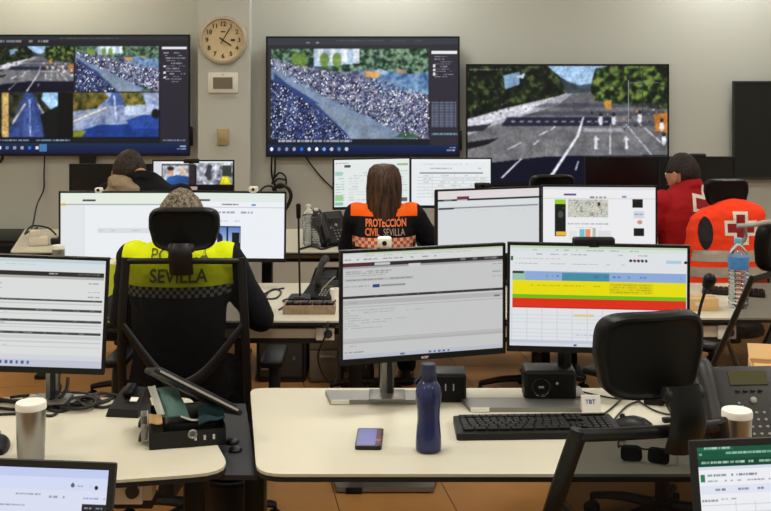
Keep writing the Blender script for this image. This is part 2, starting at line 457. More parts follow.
        me.polygons.add(len(q)); me.polygons.foreach_set('loop_start', np.arange(0, q.size, 4, dtype=np.int32))
        me.update(calc_edges=True); me.validate()
        at = me.color_attributes.new('picture', 'FLOAT_COLOR', 'POINT')
        a = np.clip(s.a, 0, 1); l = np.where(a <= 0.04045, a / 12.92, ((a + 0.055) / 1.055) ** 2.4)
        c = np.ones((s.h * s.w, 4), np.float32); c[:, :3] = l.reshape(-1, 3)
        at.data.foreach_set('color', c.ravel())
        return me

# ------------------------------------------------------------------ room shell
def slab(name, x0, x1, y0, y1, z0, z1, m):
    b = MB(); b.box(x1 - x0, y1 - y0, z1 - z0, ((x0 + x1) / 2, (y0 + y1) / 2, (z0 + z1) / 2))
    return struct(b.build(name, m, smooth=False))
floor = slab('floor', RX0, RX1, RY0, RY1, -0.12, -0.004, 'subfloor')
slab('ceiling', RX0, RX1, RY0, RY1, CEIL, CEIL + 0.1, 'ceiling')
slab('wall_back', RX0 - 0.1, RX1 + 0.1, RY1, RY1 + 0.1, -0.12, CEIL + 0.1, 'wall')
slab('wall_front', RX0 - 0.1, RX1 + 0.1, RY0 - 0.1, RY0, -0.12, CEIL + 0.1, 'wall')
slab('wall_left', RX0 - 0.1, RX0, RY0, RY1, -0.12, CEIL + 0.1, 'wall')
slab('wall_right', RX1, RX1 + 0.1, RY0, RY1, -0.12, CEIL + 0.1, 'wall')
px0, px1 = P(198, 0, 7.82).x, P(249.5, 0, 7.82).x
slab('wall_pillar', px0, px1, 7.82, RY1, 0.0, CEIL, 'wall')
slab('baseboard_back', RX0, RX1, 7.935, RY1, 0.0, 0.08, 'greybeige')

def clip(poly, a, b, c):               # keep a*x+b*y<=c
    out = []
    for i in range(len(poly)):
        p, q = poly[i], poly[(i + 1) % len(poly)]
        dp, dq = a * p[0] + b * p[1] - c, a * q[0] + b * q[1] - c
        if dp <= 0: out.append(p)
        if dp * dq < 0:
            t = dp / (dp - dq); out.append((p[0] + (q[0] - p[0]) * t, p[1] + (q[1] - p[1]) * t))
    return out
PW, PL = 0.46, 1.38
ang = R(9)
for i in range(-14, 16):
    for j in range(-4, 10):
        x0, y0 = i * PW + 0.03, j * PL + (i % 2) * PL / 2
        q = [(x0 + .002, y0 + .002), (x0 + PW - .002, y0 + .002), (x0 + PW - .002, y0 + PL - .002), (x0 + .002, y0 + PL - .002)]
        q = [(x * math.cos(ang) - y * math.sin(ang), x * math.sin(ang) + y * math.cos(ang)) for x, y in q]
        for a, b, c in ((1, 0, RX1), (-1, 0, -RX0), (0, 1, RY1 - 0.02), (0, -1, 0.2)):
            q = clip(q, a, b, c) if len(q) > 2 else q
        if len(q) < 3: continue
        cx = sum(p[0] for p in q) / len(q); cy = sum(p[1] for p in q) / len(q)
        mb = MB(); mb.poly([(p[0] - cx, p[1] - cy) for p in q], -0.004, 0.0 + rnd.uniform(-.0004, 0))
        mb.build('plank', 'tile', floor, smooth=False, loc=(cx, cy, 0))

for i, (x, y) in enumerate(LAMPS):
    t = thing('ceiling_light', 'square ceiling light panel, %s one over the %s' % (('left', 'middle', 'right')[i % 3], ('nearest desk', 'front desks', 'second row of desks', 'third row of desks')[i // 3]), 'ceiling light', (x, y, CEIL), group='ceiling light panels')
    MB().frame(0.62, 0.62, 0.025, 0.02, rot=(PI / 2, 0, 0), loc=(0, 0, -0.01)).build('frame', 'white', t, smooth=False)
    MB().box(0.57, 0.57, 0.008, (0, 0, -0.008)).build('diffuser', 'lamp', t, smooth=False)

# ------------------------------------------------------------------ pictures on the screens
WHITE = (238, 240, 243)
def crowd(c, x0, y0, x1, y1):
    w, h = x1 - x0, y1 - y0
    def T(*q): return [(x0 + a * w, y0 + b * h) for a, b in q]
    full = c.pm(T((0, 0), (1, 0), (1, 1), (0, 1)))
    c.mottle(full, [(58, 66, 96), (108, 118, 150), (150, 158, 182)], h * .05)
    trees = T((0, 0), (1, 0), (1, .3), (.62, .22), (.45, .26), (.2, .18), (0, .1))
    c.mottle(c.pm(trees), [(16, 34, 26), (44, 74, 56), (96, 130, 104), (140, 166, 140)], h * .03, 2.4)
    c.poly(T((.27, 0), (.56, 0), (.56, .16), (.27, .2)), (178, 200, 222))
    for k in range(4): c.poly(T((.3 + k * .075, 0), (.335 + k * .075, 0), (.335 + k * .075, .14), (.3 + k * .075, .14)), (232, 240, 248))
    for a in (.34, .42, .2, .16): c.ell(x0 + a * w, y0 + .12 * h, w * .03, h * .08, (112, 142, 64), .9)
    c.mottle(c.pm(T((.62, .3), (.68, .22), (.84, .28), (1, .26), (1, .5), (.86, .46), (.7, .5))), [(52, 88, 140), (110, 146, 186), (150, 178, 205)], h * .05, 2)
    c.specks(T((0, .1), (.2, .18), (.45, .27), (.62, .3), (.8, .4), (1, .5), (1, 1), (.9, 1), (.5, .65), (.2, .4), (0, .2)), int(w * h * .5), [(232, 232, 240), (205, 208, 224), (150, 150, 180), (40, 44, 74), (14, 18, 44), (14, 18, 40), (28, 34, 70), (190, 150, 150), (88, 100, 150)], .6, 1.8)
    c.poly(T((.0, .2), (.06, .22), (.33, .52), (.58, .72), (.88, 1.0), (.4, 1), (0, .35)), (122, 140, 168))
    c.poly(T((.02, .26), (.1, .38), (.32, .62), (.44, .8), (.5, 1), (0, 1)), (44, 66, 118))
    c.poly(T((.28, .6), (.45, .68), (.78, 1), (.52, 1)), (128, 144, 164))
    dk = T((0, .33), (.08, .4), (.25, .62), (.4, .82), (.5, 1), (0, 1))
    c.mottle(c.pm(dk), [(14, 20, 50), (30, 42, 86), (52, 66, 118)], h * .04, 2)
    c.specks(dk, int(w * h * .16), [(220, 222, 238), (150, 160, 200), (90, 100, 150), (10, 12, 36)], .5, 1.1)
    c.poly(T((.6, .24), (.7, .26), (.68, .32), (.6, .31)), (214, 160, 90)); c.poly(T((.8, .22), (.86, .23), (.84, .28), (.8, .26)), (186, 150, 132))
    c.poly(T((.78, .98), (.86, .9), (.97, 1)), (60, 92, 70)); c.finish(x0, y0, x1, y1, .2, 1.6)
    c.specks(T((0, .12), (.2, .2), (.45, .3), (.66, .4), (1, .52), (1, 1), (.9, 1), (.5, .66), (.2, .41), (0, .2)), int(w * h * .16), [(245, 245, 250), (250, 250, 252), (12, 16, 36), (12, 16, 40), (20, 24, 60)], .6, 1.5)
    c.specks(dk, int(w * h * .07), [(235, 238, 250), (190, 200, 230), (8, 8, 24), (60, 80, 150)], .6, 1.3)
def avenue(c, x0, y0, x1, y1, hx=.56, hy=.19, detail=1.0):
    w, h = x1 - x0, y1 - y0
    def T(*q): return [(x0 + a * w, y0 + b * h) for a, b in q]
    c.grad(x0, y0, x1, y1, (160, 196, 232), (214, 226, 238))
    c.mottle(c.pm(T((0, hy), (1, hy), (1, 1), (0, 1))), [(84, 84, 90), (112, 112, 116), (136, 134, 136)], h * .12, 1.2)
    c.poly(T((0, .42), (.1, .36), (.5, .22), (hx, hy), (.45, .34), (.12, .52), (0, .6)), (172, 172, 182))
    c.poly(T((0, .44), (.36, .31), (.46, .24), (.3, .4), (0, .54)), (214, 214, 224))
    c.mottle(c.pm(T((0, 0), (.4, 0), (.47, .1), (hx, hy), (.45, .26), (.2, .36), (0, .46))), [(4, 8, 6), (10, 18, 12), (26, 38, 22), (74, 88, 48)], h * .035, 2.2)
    c.poly(T((.18, .08), (.26, .05), (.26, .16), (.19, .2)), (150, 186, 228), .8); c.poly(T((.24, .09), (.29, .06), (.28, .11)), (206, 226, 246))
    c.mottle(c.pm(T((.64, .02), (.7, 0), (1, 0), (1, .38), (.8, .34), (hx + .08, .3), (.61, .2))), [(6, 12, 8), (22, 36, 18), (62, 86, 36), (122, 140, 62)], h * .04, 2.4)
    c.poly(T((.46, .1), (.5, .13), (hx, .165), (.62, .15), (.62, .22), (.5, .24)), (56, 66, 78), .85)
    c.specks(T((0, .34), (.3, .3), (.34, .36), (0, .5)), int(60 * detail), [(20, 22, 26), (230, 230, 236), (60, 60, 66)], .8, 1.6)
    for a, b in ((.3, .34), (.39, .41), (.46, .5)): c.poly(T((.5 - a * .35, b - .02), (.98, b - .02), (1, b + .02), (.46 - a * .5, b + .02)), (52, 54, 72), .55)
    c.poly(T((.2, .44), (.72, .44), (.74, .52), (.17, .52)), (26, 30, 52), .92)
    for k in range(12): c.poly(T((.22 + k * .042, .475), (.24 + k * .042, .475), (.239 + k * .042, .485), (.218 + k * .042, .485)), (168, 168, 184), .9)
    c.poly(T((0, .66), (.16, .62), (.1, .68), (0, .72)), (20, 22, 30)); c.poly(T((0, .52), (.12, .5), (.08, .56), (0, .57)), (40, 42, 54))
    c.poly(T((.1, .84), (.4, .78), (1, .77), (1, 1), (.0, 1), (.0, .88)), (8, 12, 34))
    W = (226, 228, 236)
    c.poly(T((.575, .44), (.583, .44), (.56, .6), (.41, 1), (.39, 1), (.545, .6)), W)
    for a, b, a2, b2 in ((.27, .66, .2, .72), (.4, .56, .36, .6), (.36, .64, .33, .68), (.44, .52, .42, .55), (.27, .8, .17, .97), (.555, .82, .54, .9)): c.line(x0 + a * w, y0 + b * h, x0 + a2 * w, y0 + b2 * h, max(.8, w * .006), W)
    c.line(x0 + .715 * w, y0 + .5 * h, x0 + .712 * w, y0 + .76 * h, max(.7, w * .006), W)
    c.line(x0 + .79 * w, y0 + .5 * h, x0 + .92 * w, y0 + .77 * h, max(.7, w * .005), W)
    c.line(x0 + .86 * w, y0 + .5 * h, x0 + .98 * w, y0 + .68 * h, max(.7, w * .005), W)
    for a in (.64, .79): c.poly(T((a, .6), (a + .02, .64), (a + .008, .64), (a + .012, .72), (a - .004, .72), (a - .004, .64), (a - .014, .65)), W)
    c.poly(T((.58, .54), (.78, .54), (.78, .57), (.58, .57)), (210, 212, 226), .5)
    c.specks(T((.6, .36), (.98, .34), (1, .6), (.62, .5)), int(120 * detail), [(22, 24, 30), (232, 232, 238), (120, 96, 84), (60, 62, 74), (210, 130, 60)], .8, 2.0)
    c.poly(T((.93, .42), (1, .4), (1, .58), (.94, .56)), (196, 122, 50)); c.poly(T((.68, .31), (.72, .29), (.72, .37), (.69, .37)), (190, 138, 58))
    for a, b in ((.665, .47), (.73, .47), (.86, .45), (.97, .52), (.98, .64)): c.ell(x0 + a * w, y0 + b * h, w * .011, h * .045, (224, 228, 234)); c.ell(x0 + a * w, y0 + (b - .05) * h, w * .009, h * .018, (30, 30, 36))
    c.finish(x0, y0, x1, y1, .24, 1.6)
def bar(c, y, y0=None):
    c.rect(c.x0, y, c.x1, c.y1, (12, 34, 72))
def taskbar_dark(c, x0, x1, y0, y1, n):
    c.grad(x0, y0, x1, y1, (20, 44, 80), (10, 20, 62))
    cols = [(240, 240, 244), (120, 130, 150), (150, 150, 170), (160, 165, 180), (40, 110, 210), (210, 215, 220), (250, 250, 250), (120, 170, 230), (190, 200, 215), (90, 130, 170), (200, 200, 210)]
    for k in range(n): c.ell(x0 + 4.5 + k * 7.4, (y0 + y1) / 2 - .6, 1.7, 1.7, cols[k % len(cols)])
    c.words(x1 - 9, y0 + 2.4, x1 - 3, 1.2, (220, 224, 240), .9, 0); c.words(x1 - 12, y0 + 5, x1 - 3, 1.2, (220, 224, 240), .8, 0)

def tv1_pic():
    c = Canvas(-4, 36.5, 188, 154, (30, 30, 36))
    c.rect(-4, 36.5, 188, 41, (40, 44, 50)); c.words(-2, 41.3, 50, 1.6, (170, 176, 180), .8, .35); c.words(60, 38.5, 118, .8, (120, 124, 130), .7, .1)
    avenue(c, -4, 47, 74, 92, detail=.5); crowd(c, 75.5, 47, 158, 92)
    c.rect(-4, 93, 159, 139, (6, 8, 12))
    def T(x0, y0, w, h, q): return [(x0 + a * w, y0 + b * h) for a, b in q]
    w, h = 58, 45; g = lambda *q: T(0, 93, w, h, q)
    c.mottle(c.pm(g((0, 0), (1, 0), (1, 1), (0, 1))), [(12, 16, 14), (40, 46, 34), (78, 74, 48)], 4, 2)
    c.poly(g((.75, 0), (1, 0), (1, .45), (.9, .4), (.72, .15)), (160, 200, 240)); c.poly(g((.42, 0), (.55, 0), (.62, .1), (.85, .8), (.95, 1), (.1, 1), (.2, .7), (.38, .15)), (46, 66, 120))
    c.poly(g((.44, .1), (.56, .1), (.74, 1), (.4, 1)), (62, 84, 148)); c.line(26, 104, 13, 124, 2.2, (186, 180, 172)); c.line(38, 104, 50, 124, 1.6, (190, 188, 190))
    c.line(30, 100, 31, 137, 1, (160, 180, 230)); c.poly(g((.7, .5), (1, .3), (1, 1), (.78, 1)), (10, 16, 20)); c.rect(-4, 93, 1.5, 138, (10, 12, 14)); c.rect(3, 93, 9, 138, (204, 168, 104))
    g = lambda *q: T(73, 93, 85, 45, q)
    c.mottle(c.pm(g((0, 0), (1, 0), (1, 1), (0, 1))), [(90, 110, 160), (140, 156, 194), (186, 196, 220)], 6, 1.4)
    c.mottle(c.pm(g((0, 0), (.36, 0), (.42, .1), (.28, .36), (0, .42))), [(34, 40, 18), (84, 78, 30), (130, 112, 50)], 4, 2); c.mottle(c.pm(g((.56, 0), (.8, 0), (.86, .3), (.6, .32))), [(40, 52, 26), (112, 108, 44), (150, 130, 70)], 4, 2)
    c.poly(g((.46, 0), (.54, 0), (.62, .28), (.38, .3)), (70, 96, 156)); c.poly(g((.0, .5), (.3, .42), (.44, .2), (.36, .5), (0, .7)), (150, 158, 176)); c.line(73, 122, 106, 108, 1.4, (226, 226, 222))
    c.poly(g((.0, .9), (.3, .72), (.62, .7), (1, .62), (1, 1), (0, 1)), (24, 56, 132)); c.poly(g((.62, .62), (.8, .5), (1, .5), (1, .8), (.7, .8)), (40, 74, 158)); c.line(114, 96, 116, 121, 1.6, (210, 220, 240))
    c.poly(g((.62, .28), (.95, .26), (.9, .5), (.6, .5)), (196, 212, 240), .7); c.ell(155, 114, 4, 5, (16, 16, 24)); c.poly(g((.0, .84), (.16, .84), (.1, 1), (0, 1)), (120, 130, 40))
    c.finish(1.5, 93, 58, 138, .35, 1.5); c.finish(73, 93, 158, 138, .25, 1.7)
    c.rect(160, 46, 188, 146, (40, 38, 50)); c.rect(161, 47.5, 186, 50.2, (226, 232, 232))
    for k in range(12): c.words(163 + (k % 4) * 1, 53 + k * 2.6, 178 + (k % 3) * 3, 1.1, (180, 178, 190), .7, .2)
    for k in (0, 4, 7): c.rect(162.5, 66 + k * 1.6, 165, 68 + k * 1.6, (220, 220, 220))
    c.words(162, 134, 172, 1.2, (120, 190, 190), .8); c.words(162, 140, 184, 1.2, (150, 170, 200), .8)
    c.rect(-4, 138.5, 160, 143.5, (20, 24, 32)); c.words(-3, 140, 70, 1.6, (150, 180, 220), .9, .12)
    taskbar_dark(c, -4, 188, 143.5, 154, 6); c.rect(40, 144.6, 47, 151.5, (70, 120, 170))
    return c
def tv2_pic():
    c = Canvas(268, 38, 457.5, 154.5, (44, 42, 50))
    c.rect(268, 38, 458, 45.5, (52, 58, 64)); c.words(279, 42.6, 328, 1.6, (170, 176, 180), .8, .35); c.words(336, 41.2, 420, .8, (110, 114, 120), .7, .1)
    crowd(c, 271.5, 49.5, 428, 139)
    c.rect(430, 45, 458, 147, (46, 42, 54)); c.rect(430.5, 51.2, 456, 54, (230, 234, 234))
    for k in range(9): c.words(434, 56.5 + k * 2.5, 446 + (k % 4) * 2.5, 1.0, (180, 178, 190), .7, .2)
    for k in range(3): c.rect(432.5, 65 + k * 4, 434.5, 67.5 + k * 4, (220, 220, 220))
    c.rect(431, 101.5, 455.5, 127, (96, 104, 120))
    for k in range(5): c.rect(432.8 + k * 4.9, 101.5, 434 + k * 4.9, 127, (60, 62, 84))
    for k in range(9): c.rect(431, 103.6 + k * 2.7, 455.5, 104.5 + k * 2.7, (66, 68, 90))
    c.rect(431, 133, 457, 135, (64, 96, 110)); c.words(432, 133.3, 455, 1, (150, 180, 190), .8, .1)
    c.rect(268, 139, 429, 144.5, (26, 28, 40)); c.words(271, 140, 352, 1.7, (190, 206, 230), .9, .12)
    taskbar_dark(c, 268, 457.5, 144.5, 154.5, 11)
    return c
def tv3_pic():
    c = Canvas(468, 65.5, 667, 185, (10, 12, 20)); avenue(c, 468, 66.5, 667, 182)
    c.words(470, 69, 512, 1.4, (150, 150, 150), .6, .1)
    c.line(628, 80, 628, 124, .8, (160, 170, 180), .8); c.line(629, 83, 658, 83, .8, (110, 120, 130), .8); c.line(642, 68, 642, 116, 1.2, (40, 44, 48))
    return c
def page_list(x0, y0, x1, y1, slope=0.0, tone=(226, 229, 232), green=False):
    """a web page of dark ruled rows; slope leans the rows with the photographed picture's own layout"""
    c = Canvas(x0, y0, x1, y1, tone); return c
def m0_pic():
    c = Canvas(-59, 258, 104, 372, (232, 234, 233), 1.5)
    c.rect(-60, 258, 104, 263, (206, 220, 224)); c.rect(-60, 263, 104, 268, (222, 236, 240)); c.words(-50, 264.5, 40, 1, (150, 160, 170), .5)
    c.rect(-60, 272, 102, 276.5, (44, 42, 42)); c.words(52, 273.3, 66, 1.6, (230, 230, 230), .8, .1); c.words(72, 273.4, 98, 1.2, (150, 150, 150), .7, .1)
    c.rect(-60, 276.5, 102, 279.5, (184, 184, 180))
    for y in (283, 292, 297): c.words(88, y, 99, 1, (120, 120, 120), .6)
    for y in (285, 290, 300): c.words(-50, y, 10, 1, (130, 130, 135), .5)
    for y in (300.5, 311, 322, 335): c.rect(-60, y, 101, y + 2.4, (70, 70, 72)); c.words(-40, y + .6, 96, 1, (170, 170, 170), .6, .7)
    for y in (305, 316, 327, 330, 341, 345, 350): c.rect(-60, y, 101, y + .8, (206, 208, 212)); c.words(-48, y - 1.5, 20, 1, (150, 150, 156), .5, .5)
    c.rect(-60, 339, 101, 342, (214, 215, 216)); c.rect(-60, 364, 104, 372, (205, 208, 222)); c.rect(-60, 359, 104, 364, (222, 224, 232))
    for k in range(6): c.rect(10 + k * 5, 365.5, 12.5 + k * 5, 368.5, (70, 100, 160))
    return c
def m1_pic():
    c = Canvas(343.5, 251, 503.5, 356.5, (208, 209, 209), 1.6)
    c.rect(343, 251, 504, 253.5, (196, 212, 170)); c.rect(343, 251, 366, 253.5, (214, 218, 216)); c.rect(343, 253.5, 504, 256.5, (224, 226, 226)); c.words(365, 254.6, 470, .9, (150, 152, 152), .6)
    c.rect(343, 256.5, 504, 261.5, (226, 228, 228)); c.words(346, 258, 440, 1.3, (90, 96, 104), .6, .5)
    c.rect(343.5, 261.5, 503.5, 265.2, (48, 44, 44)); c.rect(345, 261.8, 373, 265, (92, 42, 44)); c.rect(375, 262, 390, 264.8, (206, 208, 210)); c.words(460, 262.6, 498, 1.4, (190, 190, 190), .7, .2)
    c.rect(343, 265.2, 504, 267.6, (168, 168, 166)); c.rect(408, 265, 420, 268, (214, 214, 212))
    for k in range(3): c.words(347, 270 + k * 2, 391 - k * 3, .9, (120, 120, 122), .6, .1)
    c.rect(346, 277.3, 413, 280, (190, 190, 190)); c.words(348, 278, 411, 1.1, (120, 120, 122), .6, .1); c.words(346, 284.5, 370, 1.1, (140, 140, 142), .6); c.rect(373, 283.6, 380, 286.6, (40, 72, 128)); c.rect(381, 284, 405, 286, (150, 152, 154))
    for y in (269, 277, 281.5): c.words(492, y, 502, 1, (110, 110, 112), .6)
    c.rect(343.5, 294.3, 503.5, 296.6, (56, 56, 58)); c.words(350, 294.8, 500, 1, (150, 150, 150), .7, .75)
    c.rect(343, 299, 504, 303, (188, 188, 188)); c.words(346, 300.4, 358, 1, (120, 120, 122), .6); c.rect(494, 301, 500, 303.4, (120, 128, 130))
    for k in range(8): c.words(346, 308 + k * 2.5, 356 + [40, 66, 4, 6, 50, 36, 4, 30][k], .9, (130, 130, 134), .6, .15)
    for y in (305, 336.5, 340): c.rect(343, y, 504, y + .8, (176, 176, 178))
    c.rect(343, 337.5, 504, 340, (190, 190, 190)); c.words(346, 343, 362, 1, (120, 120, 124), .6); c.words(346, 349, 364, 1, (110, 110, 114), .7)
    c.rect(343, 352, 504, 356.5, (196, 200, 212)); c.words(400, 353.4, 404, 1.8, (60, 80, 120), .8, 0)
    for k in range(5): c.rect(428 + k * 4.6, 353.2, 430.4 + k * 4.6, 355.4, (80, 104, 150))
    return c
def m2_pic():
    c = Canvas(509.5, 244, 686, 348, (236, 240, 243), 1.6)
    c.rect(509, 244, 687, 247, (202, 222, 190)); c.rect(509, 247, 687, 251, (226, 238, 234)); c.words(520, 248.4, 640, 1, (150, 160, 160), .6, .5); c.words(514, 252.6, 660, 1.4, (130, 140, 150), .6, .55)
    c.rect(511, 256, 513.5, 260, (40, 110, 80)); c.words(516, 257.5, 560, 1.2, (150, 154, 160), .6)
    for k in range(5): c.ell(630 + k * 3.8, 258.6, 1.5, 1.5, [(40, 40, 50), (120, 40, 70), (90, 30, 60), (40, 50, 90), (60, 70, 100)][k])
    c.rect(665, 257.5, 680, 261, (178, 216, 238)); c.ell(684, 259.6, 1.6, 1.6, (20, 20, 24)); c.words(515, 262.5, 630, 1.2, (120, 130, 140), .6, .4)
    c.rect(512.5, 271, 684.5, 280.5, (150, 180, 226)); c.rect(512.5, 271, 524, 273.5, (46, 60, 66)); c.rect(513, 273.5, 525, 280.5, (160, 206, 180)); c.rect(562, 272.5, 609, 280.5, (76, 148, 172)); c.words(528, 275, 680, 1.4, (70, 100, 160), .6, .6)
    c.rect(512.5, 280.5, 684.5, 295, (244, 232, 10)); c.words(514, 285, 600, 1.2, (190, 180, 20), .8, .4); c.rect(609, 281.5, 652, 293, (232, 218, 12)); 
    for k in range(4): c.words(610, 282.8 + k * 2.6, 650, 1, (176, 164, 30), .7, .15)
    c.rect(512.5, 295, 684.5, 298.2, (112, 200, 30)); c.rect(512.5, 298.2, 684.5, 307, (232, 52, 26)); c.rect(512.5, 307, 684.5, 308.6, (210, 40, 24)); c.words(514, 301, 680, 1, (200, 60, 40), .6, .6)
    for k in range(12): c.rect(512 + k * 15, 309, 512.6 + k * 15, 343, (208, 214, 222))
    for k in range(9): c.rect(511, 312 + k * 3.6, 686, 312.5 + k * 3.6, (216, 221, 228))
    c.rect(574, 314, 594, 316.6, (238, 212, 150)); c.words(576, 335, 610, 1.2, (150, 180, 220), .6); c.rect(509, 341, 687, 344, (206, 212, 224)); c.rect(509, 344, 687, 348, (224, 228, 236)); c.rect(574, 345, 577, 347, (60, 90, 160))
    return c
def p1_pic():
    c = Canvas(60.5, 193.5, 172, 259, (240, 243, 246), 1.6)
    c.rect(60, 193.5, 172, 204, (232, 240, 228)); c.rect(83, 200.5, 96, 202.6, (70, 72, 74)); c.rect(60, 205, 172, 206.2, (170, 176, 176)); c.ell(64, 205.6, 2.4, 1.6, (226, 186, 60)); c.rect(84, 207, 84.8, 259, (216, 220, 224)); c.rect(60, 207, 84, 259, (230, 234, 238))
    c.rect(98, 229, 150, 233.6, (222, 225, 228)); c.words(100, 230.5, 140, 1.2, (170, 174, 178), .5)
    return c
def p2_pic():
    c = Canvas(173, 193.5, 285, 259, (241, 244, 250), 1.6)
    c.rect(173, 193.5, 285, 203, (228, 238, 232)); c.rect(196, 200.4, 209, 202.4, (80, 84, 86)); c.words(221, 204.6, 238, 1.6, (70, 74, 80), .8, .05); c.rect(173, 208, 285, 208.8, (190, 196, 200)); c.rect(251, 205, 255.5, 207, (110, 150, 210)); c.words(205, 212.4, 254, 1.7, (110, 116, 124), .7, .15); c.words(205, 221, 240, 1.2, (180, 186, 194), .6)
    c.rect(217, 227, 240.5, 252, (30, 44, 84)); c.grad(219, 228, 240, 243, (90, 130, 200), (176, 196, 222)); c.rect(226, 228, 228, 246, (24, 28, 40)); c.rect(232, 233, 239.5, 252, (26, 26, 26)); c.rect(217, 244, 240.5, 252, (30, 30, 26)); c.ell(219.5, 240, 3, 6, (20, 30, 60))
    return c
def a_pic():
    c = Canvas(438.5, 190.5, 540.5, 256, (216, 219, 221), 1.6)
    c.rect(438, 190.5, 541, 199, (226, 220, 220)); c.rect(458, 197, 470, 199.4, (110, 50, 76)); c.rect(438, 199.6, 541, 201.4, (30, 30, 32)); c.rect(445, 199.6, 453, 201.4, (110, 116, 110)); c.rect(458, 199.8, 468, 201.6, (206, 196, 196))
    c.rect(438, 201.4, 541, 206, (220, 226, 228)); c.rect(440, 207.3, 455, 209.2, (54, 70, 84)); c.rect(455, 207.2, 539, 208.6, (128, 134, 136)); c.words(458, 211, 535, .8, (180, 186, 188), .5, .4)
    return c
def b_pic():
    c = Canvas(543.5, 187, 652.5, 250, (240, 240, 242), 1.6)
    c.rect(543, 187, 653, 190, (226, 226, 230)); c.rect(564, 193.8, 576, 195.8, (98, 80, 124)); c.rect(543, 198.6, 653, 199.2, (206, 208, 212)); c.words(589, 196.6, 605, 1.6, (120, 110, 110), .8, .05); c.rect(620, 196, 624, 198, (120, 150, 200))
    c.rect(555.5, 199.5, 566, 235, (22, 26, 26)); c.rect(555.5, 199.5, 566, 204, (150, 206, 40)); c.rect(556.5, 230.5, 566.5, 234.5, (236, 186, 50)); c.ell(561, 214, 2.6, 3.4, (64, 80, 60)); c.words(558, 207, 564, 1.4, (120, 140, 90), .7)
    m = c.pm([(568, 199.5), (607, 199.5), (607, 216.5), (568, 216.5)]); c.mottle(m, [(170, 196, 180), (222, 214, 190), (196, 200, 204), (160, 150, 130)], 2.2, 2.2); c.specks([(568, 199.5), (607, 199.5), (607, 216.5), (568, 216.5)], 130, [(110, 110, 100), (200, 120, 80), (240, 236, 226), (90, 130, 150)], .4, .8); c.ell(598, 204, 1.4, 2, (40, 44, 44))
    c.words(568, 222.5, 607, 1, (130, 134, 140), .7, .05); c.words(568, 226, 600, .8, (170, 172, 176), .6)
    c.rect(579, 228, 584, 238, (110, 200, 214)); c.rect(585, 228, 590, 238, (238, 150, 112)); c.rect(591.5, 227, 595, 237, (186, 188, 176)); c.rect(569, 230, 577, 238, (226, 230, 232)); c.rect(597, 229, 609, 238, (222, 226, 230))
    c.rect(630, 199, 640, 207, (26, 24, 26)); c.rect(631.5, 226.5, 641.5, 234.5, (28, 24, 26)); c.rect(631, 210, 641, 217, (212, 218, 226)); c.ell(637, 221, 2.4, 2.2, (212, 150, 130)); c.words(632, 213, 640, 1, (120, 130, 150), .7)
    return c
def wl_pic():
    c = Canvas(336, 160.5, 408.5, 205, (232, 238, 236), 1.7)
    c.rect(336, 160.5, 409, 164, (236, 240, 238)); c.words(338, 163.5, 350, 1, (120, 126, 124), .6); c.rect(346, 166, 352, 168, (74, 80, 92)); c.rect(396, 165.4, 407, 167, (150, 190, 130)); c.rect(337, 172, 344, 176, (176, 214, 206)); 
    for k in range(12): c.words(338, 173 + k * 2.5, 346, 1, (160, 190, 176), .7); c.words(350, 173 + k * 2.5, 368, .9, (180, 190, 186), .6, .4); c.words(386, 172 + k * 2.6, 406, .9, (176, 186, 180), .6, .4)
    c.rect(337, 194, 345, 199, (160, 210, 150)); c.rect(337, 200, 345, 203, (140, 200, 190)); c.rect(397, 197, 406, 201, (90, 100, 110))
    return c
def wr_pic():
    c = Canvas(412, 159.5, 489.5, 202, (236, 240, 242), 1.7)
    c.rect(412, 159.5, 490, 163, (242, 244, 246)); c.words(424, 164, 470, .9, (170, 176, 180), .6); c.words(424, 168, 480, 1, (150, 158, 164), .7, .2); c.rect(420, 172, 482, 173, (120, 128, 132))
    for k in range(7): c.rect(418, 176 + k * 3, 488, 176.5 + k * 3, (204, 210, 214)); c.words(424, 174.4 + k * 3, 484, .8, (176, 184, 190), .6, .6)
    for k in range(5): c.rect(432 + k * 11, 173, 432.5 + k * 11, 198, (208, 214, 218))
    return c
def v_pic():
    c = Canvas(154, 162, 232.5, 206, (10, 10, 12), 1.7)
    c.rect(154, 162, 233, 166, (240, 241, 244)); c.rect(154, 162, 162, 190, (222, 226, 232)); c.rect(162, 165, 195.5, 184, (30, 30, 40)); c.rect(196.5, 163.5, 232, 184, (226, 228, 234))
    m = c.pm([(163, 166), (195, 166), (195, 184), (163, 184)]); c.mottle(m, [(110, 112, 120), (190, 196, 206), (226, 226, 226)], 4, 1.5); c.ell(171, 172, 3.2, 4, (196, 150, 130)); c.ell(171, 169, 3.4, 2, (34, 28, 28)); c.ell(183, 171, 3, 4, (206, 180, 150)); c.poly([(165, 184), (168, 177), (178, 175), (190, 177), (193, 184)], (40, 84, 150)); c.rect(189, 166, 195, 184, (50, 40, 40))
    m = c.pm([(197, 164), (232, 164), (232, 184), (197, 184)]); c.mottle(m, [(60, 62, 70), (160, 164, 178), (226, 230, 236)], 3.4, 2.4); c.poly([(219, 184), (222, 176), (228, 177), (231, 184)], (222, 214, 40)); c.rect(222, 166, 231, 176, (54, 60, 52)); c.poly([(204, 176), (208, 165), (212, 166), (209, 178)], (60, 62, 72))
    c.finish(163, 164, 232, 184, .3, 1.6); c.rect(154, 184, 233, 206, (8, 8, 10)); c.words(176, 186, 197, 3, (236, 214, 200), .95, .0); c.rect(188, 186, 192, 189, (220, 130, 100))
    return c
